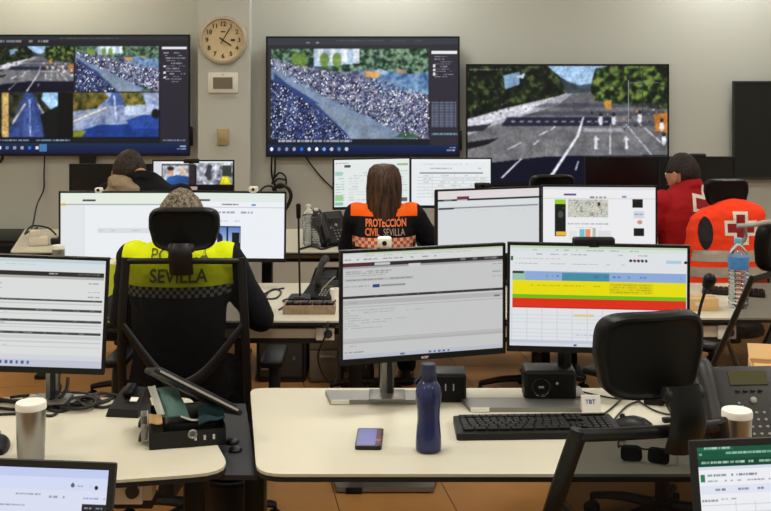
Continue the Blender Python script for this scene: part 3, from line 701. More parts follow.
def laptop_left_pic():
    c = Canvas(-72, 470, 111, 570, (222, 226, 246), 1.4)
    c.rect(-72, 470, 112, 479, (196, 208, 244)); c.rect(-72, 479, 112, 491, (214, 222, 248)); c.ell(97.5, 487.5, 2, 2, (20, 20, 26)); c.ell(71, 486, 2.2, 2.2, (90, 96, 120)); c.words(76, 485.5, 92, 2, (120, 124, 150), .6)
    c.words(8, 494, 36, 1.6, (110, 116, 140), .7, .1); c.words(40, 496, 64, 1.6, (120, 126, 150), .7, .1); c.words(84, 496.5, 108, 1.4, (110, 120, 190), .7, .1); c.rect(-72, 499, 112, 499.6, (190, 196, 214)); c.words(-40, 504, 20, 1.6, (120, 124, 150), .6, .2)
    c.rect(83, 502, 111, 526, (38, 38, 44)); c.words(86, 505, 106, 1.6, (200, 200, 206), .8, .2); c.rect(-72, 512, 80, 570, (236, 238, 248))
    return c
def laptop_right_pic():
    c = Canvas(703, 447, 905, 560, (240, 241, 245), 1.4)
    c.rect(703, 447, 905, 460, (16, 84, 58)); c.rect(703, 447, 745, 452, (26, 104, 72)); c.words(712, 448.5, 742, 1.8, (190, 220, 205), .9, .1); c.words(706, 454.5, 715, 1.6, (170, 206, 190), .8, .4); c.words(737, 453.5, 790, 1.8, (200, 226, 214), .8, .1); c.rect(703, 460, 905, 467, (12, 66, 46)); c.words(708, 462, 790, 2, (200, 224, 212), .9, .25)
    c.rect(703, 467, 905, 470, (214, 222, 236)); c.rect(706, 474, 711, 481, (28, 130, 84)); c.words(714, 474, 770, 2.4, (80, 90, 120), .8, .15); c.words(714, 479.6, 800, 1.8, (100, 110, 130), .7, .3); c.rect(705, 485, 905, 493, (226, 231, 244)); c.words(711, 488, 800, 2.2, (90, 98, 120), .8, .5); c.words(706, 498, 730, 2, (90, 98, 120), .7, .3); c.words(727, 497, 745, 1.8, (120, 126, 140), .6)
    for k in range(8): c.rect(743 + k * 22, 500, 743.7 + k * 22, 560, (200, 204, 212))
    for k in range(8): c.rect(703, 503 + k * 7, 905, 503.6 + k * 7, (204, 208, 216))
    return c

# ------------------------------------------------------------------ wall televisions
def tv(label, x0, y0, x1, y1, pic, off=False, rz=0.0):
    Y = 7.86; a, b = P(x0, y0, Y), P(x1, y1, Y); w, h = b.x - a.x, a.z - b.z
    t = thing('television', label, 'television', ((a.x + b.x) / 2, Y, (a.z + b.z) / 2), rz, 'televisions on the back wall')
    MB().box(w - 0.01, 0.035, h - 0.01, (0, 0.025, 0), bev=0.008).build('back_shell', 'black', t)
    MB().frame(w, h, 0.012, 0.022, (0, 0.006, 0), bb=0.02).build('bezel', 'black' if not off else 'dkgrey', t, smooth=False)
    MB().box(w * 0.4, 0.034, h * 0.45, (0, 0.058, 0), bev=0.004).build('wall_bracket', 'black', t)
    if off: MB().box(w - 0.026, 0.004, h - 0.03, (0, 0.006, 0.004)).build('screen', 'tvoff', t, smooth=False)
    else: obj('screen', pic().mesh(w - 0.022, h - 0.03), 'screen_tv', t, smooth=False, loc=(0, 0.001, 0.004))
    return t, w, h
t1, w1, h1 = tv('large wall television showing four camera views, left of the clock pillar', -6, 34.5, 190, 156, tv1_pic)
MB().box(0.11, 0.05, 0.10, (P(86.5, 0, 7.87).x - t1.location.x, 0.04, -h1 / 2 - 0.045)).build('lower_bracket', 'black', t1)
MB().box(0.025, 0.03, 0.14, (w1 / 2 + 0.004, 0.03, -0.30), bev=0.004).build('side_box', 'black', t1)
t2, w2, h2 = tv('large wall television showing a street crowd from above, right of the clock pillar', 266, 36.3, 459.7, 157, tv2_pic, rz=R(0))
MB().box(0.025, 0.03, 0.14, (w2 / 2 + 0.004, 0.03, -0.32), bev=0.004).build('side_box', 'black', t2)
tv('large wall television showing an empty sunny avenue with road arrows', 466, 64, 669, 187, tv3_pic)
tv('switched-off wall television with grey edge at the right of the back wall', 732.8, 81, 925, 179.8, None, off=True)
for (lab, s, w, h, x, z) in (('acer', 0, 0, 0, 0, 0),): pass

# ------------------------------------------------------------------ clock, thermostat, switch on the pillar
yp = 7.82
cc = P(223.5, 40.2, yp); r = 0.176
t = thing('wall_clock', 'round analogue wall clock with cream dial on the pillar', 'clock', (cc.x, yp, cc.z))
MB().lathe([(0, 0), (r, 0), (r, .03), (r - .008, .045), (r - .022, .047), (r - .028, .036), (r - .03, .02), (0, .02)], rot=(PI / 2, 0, 0), seg=48).build('case', 'clockrim', t)
MB().cyl(r - .028, r - .028, .004, (0, -.022, 0), (PI / 2, 0, 0), seg=40).build('dial', 'dial', t)
for k in range(1, 13):
    a = k * PI / 6; text('numeral', str(k), 0.046, 'ink', t, (0.116 * math.sin(a), -.026, 0.116 * math.cos(a)), bold=0.0008)
def hand(name, deg, L, w):
    a = R(deg); b = MB(); b.box(w, .003, L + .03, (0, 0, (L - .03) / 2)); o = b.build(name, 'ink', t, smooth=False, loc=(0, -.03, 0), rot=(0, a, 0))
hand('minute_hand', 31, .10, .007); hand('hour_hand', 124, .072, .010)
MB().box(.03, .002, .016, (.072, -.0255, 0)).build('date_window', 'ink', t, smooth=False)
MB().box(.034, .002, .008, (0, -.0255, .06)).build('maker_mark', 'ink', t, smooth=False)
a, b = P(208.5, 72.5, yp), P(238, 93, yp)
t = thing('thermostat', 'white framed control panel with grey display below the wall clock', 'thermostat', ((a.x + b.x) / 2, yp, (a.z + b.z) / 2))
w, h = b.x - a.x, a.z - b.z
MB().box(w, .02, h, (0, -.01, 0), bev=.005).build('body', 'white', t)
MB().box(w * .66, .003, h * .56, (0, -.021, -.002)).build('display', 'greybeige', t, smooth=False)
MB().box(.012, .003, .004, (0, -.021, h * .39)).build('indicator', 'ink', t, smooth=False)
a, b = P(217.5, 128, yp), P(229, 145, yp)
t = thing('wall_sensor', 'small beige switch box low on the pillar', 'switch', ((a.x + b.x) / 2, yp, (a.z + b.z) / 2))
w, h = b.x - a.x, a.z - b.z
MB().box(w, .026, h, (0, -.013, 0), bev=.006).build('body', 'beige', t)
MB().box(w * .5, .006, h * .5, (0, -.028, 0), bev=.002).build('rocker', 'beige', t)

# ------------------------------------------------------------------ desks
def desk(label, pts, rad, legs, tray=None, socket_x=(), gables=(), zt=0.74):
    cx = sum(p[0] for p in pts) / len(pts); cy = sum(p[1] for p in pts) / len(pts)
    t = thing('desk', label, 'desk', (cx, cy, 0), group='desks')
    q = rounded([(p[0] - cx, p[1] - cy) for p in pts], rad)
    MB().poly(q, zt - 0.008, zt).build('worktop', 'desk', t, smooth=False)
    MB().poly([(x * 1.001, y * 1.002) for x, y in q], zt - 0.020, zt - 0.0075).build('edge_band', 'blackedge', t, smooth=False)
    for (x, y, d) in legs:
        l = MB().box(.06, .08, zt - .06, (x - cx, y - cy, (zt - .03) / 2), bev=.006).build('leg', 'black', t)
        MB().box(.07, d, .025, (x - cx, y - cy, .0135), bev=.006).build('foot', 'black', l)
    if tray:
        x0, x1, y, hh = tray
        k = MB().box(x1 - x0, .05, hh, ((x0 + x1) / 2 - cx, y - cy, zt - .03 - .012 - hh / 2), bev=.003).build('cable_tray', 'cream', t)
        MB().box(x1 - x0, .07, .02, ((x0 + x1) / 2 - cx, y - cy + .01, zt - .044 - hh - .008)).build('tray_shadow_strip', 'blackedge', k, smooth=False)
        for sx in socket_x:
            s = MB().box(.075, .012, hh + .012, (sx - cx, y - cy - .03, zt - .03 - .012 - hh / 2), bev=.003).build('socket_plate', 'white', t)
            MB().cyl(.019, .016, .012, (sx - cx + .012, y - cy - .038, zt - .042 - hh / 2), (PI / 2, 0, 0)).build('socket', 'darkbox', s)
    for (x, y0, y1) in gables:
        MB().box(.025, y1 - y0, zt - .03, (x - cx, (y0 + y1) / 2 - cy, (zt - .03) / 2)).build('side_panel', 'greybeige', t, smooth=False)
    return t
desk('front-row cream desk carrying the navy bottle, phone and two monitors', [(-.322, 2.700), (1.26, 2.700), (1.36, 3.43), (-.43, 3.43)], [.07, .07, .05, .05], [(-.385, 3.2, .36), (1.1, 3.1, .6)])
desk('cream desk at the left with tangled cables and the open black case', [(-2.1, 2.60), (-.655, 2.662), (-.385, 2.715), (-.60, 3.33), (-2.1, 3.33)], [0, 0, .10, .04, 0], [(-.52, 2.98, .5), (-1.9, 2.98, .5)], tray=(-1.75, -.60, 2.80, .055), socket_x=(-.66,))
desk('second-row cream desk where the person in the yellow police vest sits', [(-1.87, 4.35), (-.09, 4.35), (-.09, 5.12), (-1.87, 5.12)], .03, [(-.13, 4.75, .6), (-1.8, 4.75, .6)], tray=(-1.0, -.255, 4.42, .04), socket_x=(-.245,))
desk('second-row cream desk with the map monitor and the large clear water bottle', [(-.07, 4.40), (1.95, 4.40), (1.95, 5.12), (-.07, 5.12)], .03, [(0.0, 4.8, .6), (1.85, 4.8, .6)], tray=(.2, 1.40, 4.46, .045), socket_x=(1.40,))
desk('third-row cream desk where the long-haired person works beside two bottles', [(-.76, 6.0), (1.0, 6.0), (1.0, 6.86), (-.76, 6.86)], .03, [(-.7, 6.4, .6), (.94, 6.4, .6)], tray=(-.70, .94, 6.62, .10))
desk('third-row cream desk at the left under the monitor with video calls', [(-2.085, 6.0), (-.80, 6.0), (-.80, 6.86), (-2.29, 6.86)], .03, [(-1.95, 6.4, .6), (-.86, 6.4, .6)])
desk('third-row desk at the right under two switched-off monitors', [(1.03, 6.0), (2.7, 6.0), (2.7, 6.86), (1.03, 6.86)], .03, [(1.1, 6.4, .6), (2.62, 6.4, .6)], gables=((2.66, 6.05, 6.8),))
desk('desk nearest the viewer carrying the two laptops', [(-1.9, 1.25), (1.9, 1.25), (1.9, 2.18), (-1.9, 2.18)], .04, [(-1.7, 1.7, .6), (1.7, 1.7, .6), (0, 1.7, .6)], zt=0.74)
# dark leaf bridging the two front desks, with its two oval knobs
t = thing('filler_panel', 'charcoal filler panel with two oval knobs bridging the front desks', 'panel', (-.46, 3.0, 0))
pp = [(-.365, 2.70), (-.33, 2.70), (-.437, 3.36), (-.62, 3.36), (-.62, 3.0)]
pp = [(-.43, 2.775), (-.330, 2.775), (-.437, 3.37), (-.64, 3.37), (-.64, 2.98)]
MB().poly([(x + .46, y - 3.0) for x, y in pp], .696, .709).build('leaf', 'charcoal', t, smooth=False)
for q in ((232.5, 440.5), (235.5, 448.5)):
    d = D(q[0], q[1], .715); MB().sph((.019, .021, .009), (d.x + .46, d.y - 3.0, .712)).build('knob', 'black', t)
MB().box(.05, .05, .70, (-.1, .15, .35)).build('post', 'black', t, smooth=False)

# ------------------------------------------------------------------ monitors
def monitor(label, px, Y, zc, W, Hh, yaw=0.0, roll=0.0, off=0.0, base=None, by=0.13, pic=None, col='black', m='screen', group=None, logo=None, yscreen=0.0, desk_z=0.74):
    X = (px - CX) / F * Y
    t = thing('monitor', label, 'monitor', (X, Y, desk_z), R(yaw), 'computer monitors on the desks')
    z = zc - desk_z; rr = (0, R(roll), 0)
    MB().box(W - .01, .03, Hh - .01, bev=.008).build('back_shell', 'black', t, loc=(0, .028, z), rot=rr)
    MB().box(W * .45, .03, Hh * .5, bev=.01).build('back_cover', 'black', t, loc=(0, .055, z), rot=rr)
    MB().frame(W, Hh, .008, .02, bb=.017).build('bezel', 'black', t, smooth=False, loc=(0, .004, z), rot=rr)
    if pic is None: MB().box(W - .014, .004, Hh - .022).build('screen', 'gloss', t, smooth=False, loc=(0, .003, z + .004), rot=rr)
    else: obj('screen', pic().mesh(W - .014, Hh - .023), m, t, smooth=False, loc=(0, -.001, z + .0045), rot=rr)
    if logo: 
        lx = logo[1]; text('brand_mark', logo[0], .013, 'inkwhite', t, (lx * math.cos(R(roll)), -.0075, z - Hh / 2 + .0085 - lx * math.sin(R(roll))), bold=.0004)
    c = R(-yaw)                                   # the stand faces the desk edge even where the panel is swivelled
    b = Vector((off, by, 0))
    if base == 'bar':
        bw, bo = col[1:]
        MB().box(.040, .03, z + .05, (b.x, b.y, (z + .05) / 2 + .012), bev=.006).build('stand_column', col[0], t)
        MB().box(.014, .012, z, (b.x + .004, b.y - .018, z / 2 + .02)).build('cable_channel', 'blackedge', t, smooth=False)
        MB().tube([(b.x, b.y, z), (0, .05, z)], .022, smooth=0).build('stand_arm', 'black', t)
        fy = -.055 if col[0] == 'silver' else -.165
        k = MB().poly([(-bw / 2 - .02, fy + .10), (-bw / 2, fy), (bw / 2, fy), (bw / 2 + .02, fy + .10)], .001, .014).build('stand_base', 'silver', t, loc=(b.x + bo, b.y, 0), rot=(0, 0, c))
        MB().box(.055, .004, .012, (-bw / 2 + .03, fy - .002, .008)).build('end_plate', 'white', k, smooth=False)
        MB().box(.11, .10, .008, (-bo, -.02, .018), bev=.003).build('stand_foot', 'silver', k)
    else:
        MB().box(.05, .035, z + .03, (0, .09, (z + .03) / 2 + .006), bev=.008).build('stand_column', 'black', t)
        MB().poly(rounded([(-.12, -.02), (.12, -.02), (.10, .16), (-.10, .16)], .03), .0005, .014).build('stand_base', 'black', t)
    return t
monitor('wide-page monitor on the left desk above the tangled cables, rows of dark bars', 15, 3.17, 1.036, .532, .343, 3, 2.6, .085, 'bar', .10, m0_pic, ('silver', .13, 0.0), 'screen_near', logo=('acer', -.06))
monitor('grey-page monitor on the front desk above the silver bar base and smartphone', 424.2, 3.19, 1.062, .512, .332, 16, 0, -.07, 'bar', .155, m1_pic, ('silver', .32, -.012), 'screen_near', logo=('acer', .0))
monitor('front-desk monitor showing the yellow, green and red spreadsheet', 597.8, 3.235, 1.066, .54, .327, -4, 0.4, -.09, 'bar', .10, m2_pic, ('black', .33, -.14), 'screen_near')
monitor('left monitor in front of the person in the yellow police vest', 115.7, 5.0, 1.026, .525, .326, 0, 0.0, pic=p1_pic)
monitor('right monitor in front of the police vest, page with a small city photo', 229.3, 5.0, 1.026, .525, .326, 0, .6, pic=p2_pic)
monitor('pale grey second-row monitor with one dark line, left of the map page', 489, 5.05, 1.036, .53, .326, 18, 0, pic=a_pic)
monitor('second-row monitor showing a web page with a street map', 599, 5.03, 1.05, .535, .326, -3, 0, pic=b_pic)
monitor('third-row monitor partly behind the long-haired person, page with green column', 372, 6.64, 1.053, .49, .312, 14, 0, pic=wl_pic)
monitor('third-row monitor with a pale table page, right of the long-haired person', 451, 6.62, 1.058, .50, .308, 0, 0, pic=wr_pic)
monitor('third-row monitor with two video-call pictures below the thermostat', 193.3, 6.6, 1.045, .50, .31, 0, 0, pic=v_pic)
monitor('switched-off black monitor below the four-view television', 110.5, 6.62, 1.02, .505, .31, 0, 0)
monitor('switched-off black monitor below the avenue television', 622, 6.62, 1.065, .46, .31, 0, 0)
monitor('switched-off black monitor behind the person in the red jacket', 697.5, 6.62, 1.065, .465, .31, 0, 0)

def webcam(label, px, py, Y, w, m='black', lens=True, h=.026):
    p = P(px, py, Y)
    t = thing('webcam', label, 'webcam', (p.x, p.y, p.z), group='webcams on the monitors')
    MB().box(w, .03, h, (0, 0, h / 2), bev=.007, seg=3).build('body', m, t)
    MB().box(.03, .05, .006, (0, .012, 0.0), bev=.002).build('clip', m, t)
    MB().box(.03, .006, .03, (0, .036, -.014), bev=.002).build('clip_leg', m, t)
    if lens: MB().cyl(.007, .007, .006, (0, -.016, h / 2), (PI / 2, 0, 0)).build('lens', 'glass', t)
webcam('black bar webcam on top of the spreadsheet monitor', 593.5, 245.8, 3.22, .125)
webcam('black bar webcam on top of the pale grey second-row monitor', 482.5, 188.3, 5.04, .075)
webcam('black bar webcam on the switched-off monitor behind the red jacket', 697.5, 157.7, 6.61, .10)
webcam('black bar webcam on the monitor with two video-call pictures', 191.5, 163.2, 6.59, .095)
webcam('small white webcam on the grey-page front monitor', 384.5, 248.2, 3.17, .042, 'white', h=.034)
webcam('small white webcam on the police officer\'s right monitor', 253.5, 191.9, 5.0, .042, 'white', h=.026)
webcam('small white webcam on the police officer\'s left monitor', 99, 191.9, 5.0, .036, 'white', h=.02)

# ------------------------------------------------------------------ laptops on the nearest desk
def laptop(label, X, Y, w, d, hl, yaw, roll, tilt, pic, pm, zb=.74, frame='blackedge'):
    t = thing('laptop', label, 'laptop', (X, Y, zb), R(yaw), rot=(0, R(roll) if False else 0, R(yaw)))
    MB().box(w, d, .018, (0, -d / 2, .010), bev=.006).build('base', 'dkgrey', t)
    kb = MB()
    for i in range(5):
        for j in range(14): kb.box(.019, .016, .003, (-w / 2 + .045 + j * (w - .09) / 13, -.05 - i * .02, .0205))
    kb.build('keys', 'black', t, smooth=False, kind='stuff')
    MB().box(.10, .065, .002, (0, -d + .06, .0195)).build('touchpad', 'grey', t, smooth=False)
    hinge = MB().cyl(.007, .007, w * .8, (0, 0, .018), (0, PI / 2, 0), seg=12).build('hinge', 'black', t)
    rr = (R(-tilt), R(roll), 0)
    lid = MB().box(w, .009, hl, (0, .0055, hl / 2), bev=.004).build('lid', 'dkgrey', t, loc=(0, 0, .022), rot=rr)
    MB().frame(w - .002, hl - .002, .013, .006, (0, -.001, hl / 2), bb=.02).build('bezel', 'blackedge', lid, smooth=False)
    obj('screen', pic().mesh(w - .026, hl - .032), pm, lid, smooth=False, loc=(0, -.0022, hl / 2 + .004))
    return t
# the two lids come up to y=460 and y=437 in the photograph
laptop('open laptop at the lower left with a pale lilac web page', P(114, 460, 2.05).x - .185, 2.05, .340, .235, .236, 0, 2.2, 12, laptop_left_pic, 'screen', zb=.7405)
laptop('open laptop at the lower right with a green-headed spreadsheet', P(697, 437, 2.12).x + .192, 2.12, .385, .25, .257, 4, -1.0, 10, laptop_right_pic, 'screen', zb=.7405)

# ------------------------------------------------------------------ things on the front desk
def bottle_navy():
    d = D(428.5, 450.5); t = thing('water_bottle', 'translucent navy blue waisted water bottle standing on the front desk', 'bottle', d)
    pr = [(0, 0), (.029, 0), (.0335, .004), (.0345, .02), (.0325, .05), (.0295, .085), (.0305, .11), (.034, .135), (.0345, .155), (.031, .172), (.022, .186), (.0185, .190)]
    b = MB(); b.lathe(pr + [(.0165, .190), (.020, .184), (.029, .171), (.0325, .155), (.032, .135), (.0285, .11), (.0275, .085), (.0305, .05), (.0325, .02), (.031, .006), (0, .004)], seg=36)
    b.build('body', 'navybottle', t)
    MB().lathe([(0, .004), (.0275, .006), (.0315, .02), (.0295, .05), (.0268, .085), (.0278, .11), (.031, .13), (0, .13)], seg=30).build('water', 'navybottle', t)
    MB().lathe([(0, .188), (.0215, .188), (.022, .192), (.022, .206), (.0195, .21), (.0195, .226), (.0175, .231), (0, .231)], seg=30).build('cap', 'navycap', t)
    lp = MB(); lp.tube([(-.019, 0, .196), (-.032, -.004, .188), (-.036, -.006, .178)], .0035); lp.build('cap_tab', 'navycap', t)
bottle_navy()
d = D(369.5, 441)
t = thing('smartphone', 'black smartphone with violet lit screen lying on the front desk', 'phone', (d.x, d.y, .7405), R(-2))
MB().poly(rounded([(-.036, -.072), (.036, -.072), (.036, .072), (-.036, .072)], .01), 0, .011).build('body', 'gloss', t)
c = Canvas(0, 0, 40, 80, (104, 108, 168), 1.0); c.grad(0, 0, 40, 80, (96, 100, 160), (120, 120, 182)); c.rect(31, 0, 40, 80, (96, 52, 62)); c.rect(31, 50, 40, 60, (170, 90, 70))
o = obj('screen', c.mesh(.064, .132), 'screen', t, smooth=False, loc=(0, 0, .0114), rot=(-PI / 2, 0, 0))
# keyboard with its tent card behind
a, b = D(462, 443), D(618, 437)
t = thing('keyboard', 'black full-size keyboard on the front desk below the spreadsheet monitor', 'keyboard', (D(536, 430).x, D(536, 430).y, .7405), R(2.5))
MB().poly(rounded([(-.232, -.08), (.232, -.08), (.226, .078), (-.226, .078)], .012), 0, .018).build('body', 'black', t)
kb = MB()
for i, row in enumerate((15, 14, 14, 13, 12, 9)):
    for j in range(row):
        w = .30 / row; kb.box(w - .003, .0155, .008, (-.212 + (j + .5) * w, .058 - i * .0195 - (.008 if i else 0), .021), bev=.002, seg=1)
for i in range(5):
    for j in range(4): kb.box(.0165, .0155, .008, (.142 + j * .0195, .030 - i * .0195, .021), bev=.002, seg=1)
    for j in range(3):
        if i in (0, 1, 3, 4): kb.box(.0145, .0155, .008, (.098 + j * .0165, .050 - i * .0225, .021), bev=.002, seg=1)
kb.build('keys', 'dkgrey' if False else 'black', t, smooth=False, kind='stuff')
MB().box(.42, .01, .006, (0, .066, .020)).build('status_strip', 'gloss', t, smooth=False)
text('brand_mark', 'hp', .010, 'inkwhite', t, (.06, -.071, .0182), rot=(0, 0, 0)) if False else None
d = D(590.5, 413.5)
t = thing('tent_card', 'small white card with blue lettering standing behind the keyboard', 'card', (d.x, d.y, .7402), R(3))
MB().box(.056, .002, .055, (0, -.008, .027), rot=(R(-14), 0, 0)).build('front_flap', 'white', t, smooth=False)
MB().box(.056, .002, .055, (0, .008, .027), rot=(R(14), 0, 0)).build('back_flap', 'white', t, smooth=False)
text('lettering', 'TBT', .017, 'inkblue', t, (-.002, -.0068, .036), rot=(R(90 - 14), 0, 0), bold=.0003)
d = D(633, 429)
t = thing('mouse', 'black computer mouse beside the keyboard under the chair headrest', 'mouse', (d.x, d.y, .7402), R(62))
m = MB(); rings = []
for y, w, h in ((-.056, .012, .012), (-.05, .024, .024), (-.03, .031, .035), (0, .032, .038), (.03, .030, .031), (.05, .024, .019), (.056, .014, .010)):
    rings.append([Vector((w * math.cos(a), y, max(0, h * math.sin(a)) if math.sin(a) > 0 else 0)) for a in [2 * PI * k / 20 for k in range(20)]])
m.loft(rings).build('body', 'black', t)
MB().cyl(.008, .008, .006, (0, .03, .031), (0, PI / 2, 0), seg=14).build('scroll_wheel', 'dkgrey', t)
# sunglasses
d = D(645, 463)
t = thing('sunglasses', 'dark sunglasses lying on the front desk behind the mesh chair back', 'sunglasses', (d.x, d.y, .7402), R(-16))
for s in (-1, 1):
    MB().poly(rounded([(-.028, -.02), (.028, -.02), (.026, .02), (-.027, .02)], .014), -.0015, .0015).build('lens', 'glass', t, loc=(s * .034, 0, .022), rot=(R(70), 0, R(-8 * s)))
    MB().tube([(s * .066, 0, .034), (s * .070, .05, .030), (s * .066, .11, .014), (s * .060, .14, .004)], .0028, seg=6).build('temple', 'gloss', t)
MB().tube([(-.066, .002, .036), (-.03, -.004, .041), (0, -.003, .036), (.03, -.004, .041), (.066, .002, .036)], .0026, seg=6).build('brow_bar', 'gloss', t)
# two desk speakers
def speaker(label, x0, x1, y0, y1, ring):
    Y = 3.275; a, b = P(x0, y0, Y), P(x1, y1, Y); w = b.x - a.x; hh = a.z - .7405
    t = thing('speaker', label, 'speaker', ((a.x + b.x) / 2, Y + .05, .7405), R(-2))
    MB().box(w, .10, hh, (0, 0, hh / 2), bev=.010, seg=3).build('body', 'black', t)
    MB().box(w * .9, .004, hh * .82, (0, -.0505, hh / 2), bev=.0018).build('front_grille', 'softblack', t)
    if ring:
        MB().lathe([(.026, 0), (.030, .003), (.028, .005), (.024, .003), (.022, 0)], loc=(-.028, -.052, hh / 2), rot=(PI / 2, 0, 0)).build('driver_ring', 'gloss', t)
        MB().sph((.004, .003, .004), (.02, -.053, hh * .62)).build('indicator', 'grey', t)
        MB().box(.016, .003, .005, (-.028, -.0535, hh / 2)).build('badge', 'grey', t, smooth=False)
    else:
        for q in (-.004, .02): MB().box(.004, .004, .02, (q, -.053, hh * .55)).build('slot', 'grey', t, smooth=False)
speaker('black speaker box on the front desk under the spreadsheet monitor', 525, 577, 371, 404, True)
speaker('smaller black speaker box on the front desk beside the navy bottle', 428, 467, 374, 405, False)
# steel tumblers with white lids
def tumbler(label, x, Y, w, h, n=1.0):
    t = thing('tumbler', label, 'tumbler', (x, Y, .7402), group='steel tumblers'); r = w / 2
    MB().lathe([(0, 0), (r * .84, 0), (r * .88, .003), (r * .97, h * .9), (r * .97, h - .016), (0, h - .016)], seg=32).build('body', 'steel', t)
    MB().lathe([(0, h - .017), (r, h - .017), (r, h - .004), (r * .95, h), (r * .3, h), (0, h - .001)], seg=32).build('lid', 'white', t)
tumbler('steel tumbler with white lid on the left desk behind the lilac laptop', P(31, 0, 2.80).x, 2.80, .078, .150)
tumbler('steel tumbler with white lid in front of the dark desk telephone', P(737, 0, 2.74).x, 2.74, .077, .148)
tumbler('slim steel tumbler with white lid beside the police officer\'s left monitor', P(58.6, 0, 4.84).x, 4.84, .057, .225)
# desk telephone on the right, facing the user
def desk_phone(label, x, y, z, yaw, w=.21, d=.2, lift=52, keys=True, m='dkgrey', s=1.0, lcd='phone_lcd'):
    t = thing('desk_telephone', label, 'telephone', (x, y, z), R(yaw)); t.scale = (s, s, s)
    tl = R(lift)
    MB().poly(rounded([(-w / 2 + .01, -.01), (w / 2 - .01, -.01), (w / 2 - .02, .13), (-w / 2 + .02, .13)], .02), 0, .02).build('foot', m, t)
    body = MB().box(w, .028, d, (0, .014, d / 2), bev=.010, seg=3).build('body', m, t, loc=(0, -.03, .022), rot=(R(-(90 - lift)), 0, 0))
    MB().box(.07, .02, .12, (0, .075, .062), rot=(R(24), 0, 0), bev=.004).build('prop', m, t)
    hs = MB()
    hx = -w / 2 + .028
    hs.tube([(hx, -.004, .006), (hx, -.022, .03), (hx, -.026, d / 2), (hx, -.022, d - .02), (hx, -.004, d + .006)], [.022, .020, .0165, .020, .023], seg=14, flat=.72, up=(0, 1, 0))
    hs.build('handset', 'black' if m == 'black' else 'dkgrey', body)
    MB().box(w * .46, .004, d * .19, (w * .13, -.001, d * .83), bev=.0015).build('display', lcd, body, smooth=False)
    if keys:
        for k in range(4): MB().box(.012, .006, .006, (w * -.03 + k * .021, -.002, d * .66), bev=.0015).build('soft_key', 'black', body)
        MB().sph((.0095, .006, .0095), (w * .13, -.002, d * .54)).build('navigation_button', 'grey', body)
        kb = MB()
        for i in range(4):
            for j in range(3): kb.sph((.0048, .004, .0036), (w * .13 + (j - 1) * .021, -.001, d * .38 - i * .019), u=8, v=6)
        for i, j in ((0, 0), (1, 0), (.5, .8)):
            kb.sph((.0038, .003, .0038), (w * -.08 + i * .015, -.001, d * .46 + j * .012), u=8, v=6); kb.sph((.0038, .003, .0038), (w * .32 + i * .015, -.001, d * .42 + j * .012), u=8, v=6)
        kb.build('number_keys', 'grey', body, kind='stuff')
        cc_ = MB(); cc_.tube([(hx, -.01, 0), (hx - .02, -.03, -.02), (hx - .01, -.01, -.028)] , .003); cc_.build('cord', 'cable', body)
    return t
desk_phone('dark grey desk telephone with olive display and handset on the front desk', P(749, 0, 2.88).x, 2.885, .7402, 4, w=.235, d=.215, lift=53)
bx = P(770, 0, 3.32).x
t = thing('cardboard_box', 'small open tan cardboard box behind the desk telephone', 'box', (bx + .03, 3.34, .7402), R(-12))
MB().frame(.16, .12, .003, .10, rot=(PI / 2, 0, 0), loc=(0, 0, .05)).build('sides', 'tan', t, smooth=False)
MB().box(.154, .114, .004, (0, 0, .003)).build('bottom', 'tan', t, smooth=False)
MB().box(.155, .06, .003, (0, -.085, .104), rot=(R(18), 0, 0)).build('flap', 'tan', t, smooth=False); MB().box(.155, .06, .003, (0, .08, .116), rot=(R(40), 0, 0)).build('flap', 'tan', t, smooth=False)
# gooseneck microphones
def mic(label, base, pts, hr, hl, bw=.10):
    t = thing('gooseneck_microphone', label, 'microphone', base)
    MB().poly(rounded([(-bw / 2, -bw * .55), (bw / 2, -bw * .55), (bw * .42, bw * .55), (-bw * .42, bw * .55)], .015), 0, .03).build('base', 'black', t)
    MB().box(bw * .5, bw * .2, .006, (0, -bw * .35, .031), bev=.002).build('talk_button', 'dkgrey', t)
    q = [Vector(p) - Vector(base) for p in pts]
    MB().tube(q, .0045, seg=10).build('gooseneck', 'black', t)
    dd = (q[-1] - q[-2]).normalized()
    MB().limb([q[-1] - dd * .004, q[-1] + dd * hl], [hr * .9, hr], seg=14).build('foam_head', 'softblack', t)
b0 = D(300, 303)
mic('tall straight gooseneck microphone behind the police officer\'s right monitor', (b0.x, b0.y, .7402), [(b0.x, b0.y, .765), P(299, 250, b0.y), P(298.5, 216, b0.y)], .011, .045)
b1 = Vector((P(684, 0, 3.2).x, 3.2, .7402))
mic('bent gooseneck microphone with round foam head left of the large water bottle', b1, [b1 + Vector((0, 0, .028)), P(690, 380, 3.18), P(698, 320, 3.15), P(703, 298, 3.12), P(708.5, 283, 3.10)], .019, .012)
# cables, adapter and dongle on the front desk right
def dpts(ps, dz=.004, z=.74): return [D(x, y, z) + Vector((0, 0, dz)) for x, y in ps]
cable('cable', [dpts([(578, 392), (600, 397), (622, 400), (648, 396), (672, 399), (690, 404)]), dpts([(600, 418), (612, 409), (622, 399), (626, 392)]), dpts([(610, 426), (626, 408), (640, 402)]), dpts([(640, 403), (655, 412), (672, 416), (676, 410), (664, 404)])], .0028, 'loose black cables on the front desk behind the keyboard')
d = D(654, 404.5); t = thing('power_adapter', 'small black power adapter among cables on the front desk', 'adapter', (d.x, d.y, .7405), R(-15)); MB().box(.06, .028, .022, (0, 0, .011), bev=.006).build('body', 'black', t); MB().tube([(.03, 0, .011), (.05, .002, .008), (.07, -.006, .004)], .003).build('lead', 'cable', t)
d = D(671, 422); t = thing('usb_dongle', 'small black dongle on the desk beside the chair post', 'dongle', (d.x, d.y, .7405), R(10)); MB().box(.05, .02, .013, (0, 0, .0065), bev=.003).build('body', 'black', t); MB().box(.014, .014, .006, (.031, 0, .0065)).build('plug', 'grey', t, smooth=False)

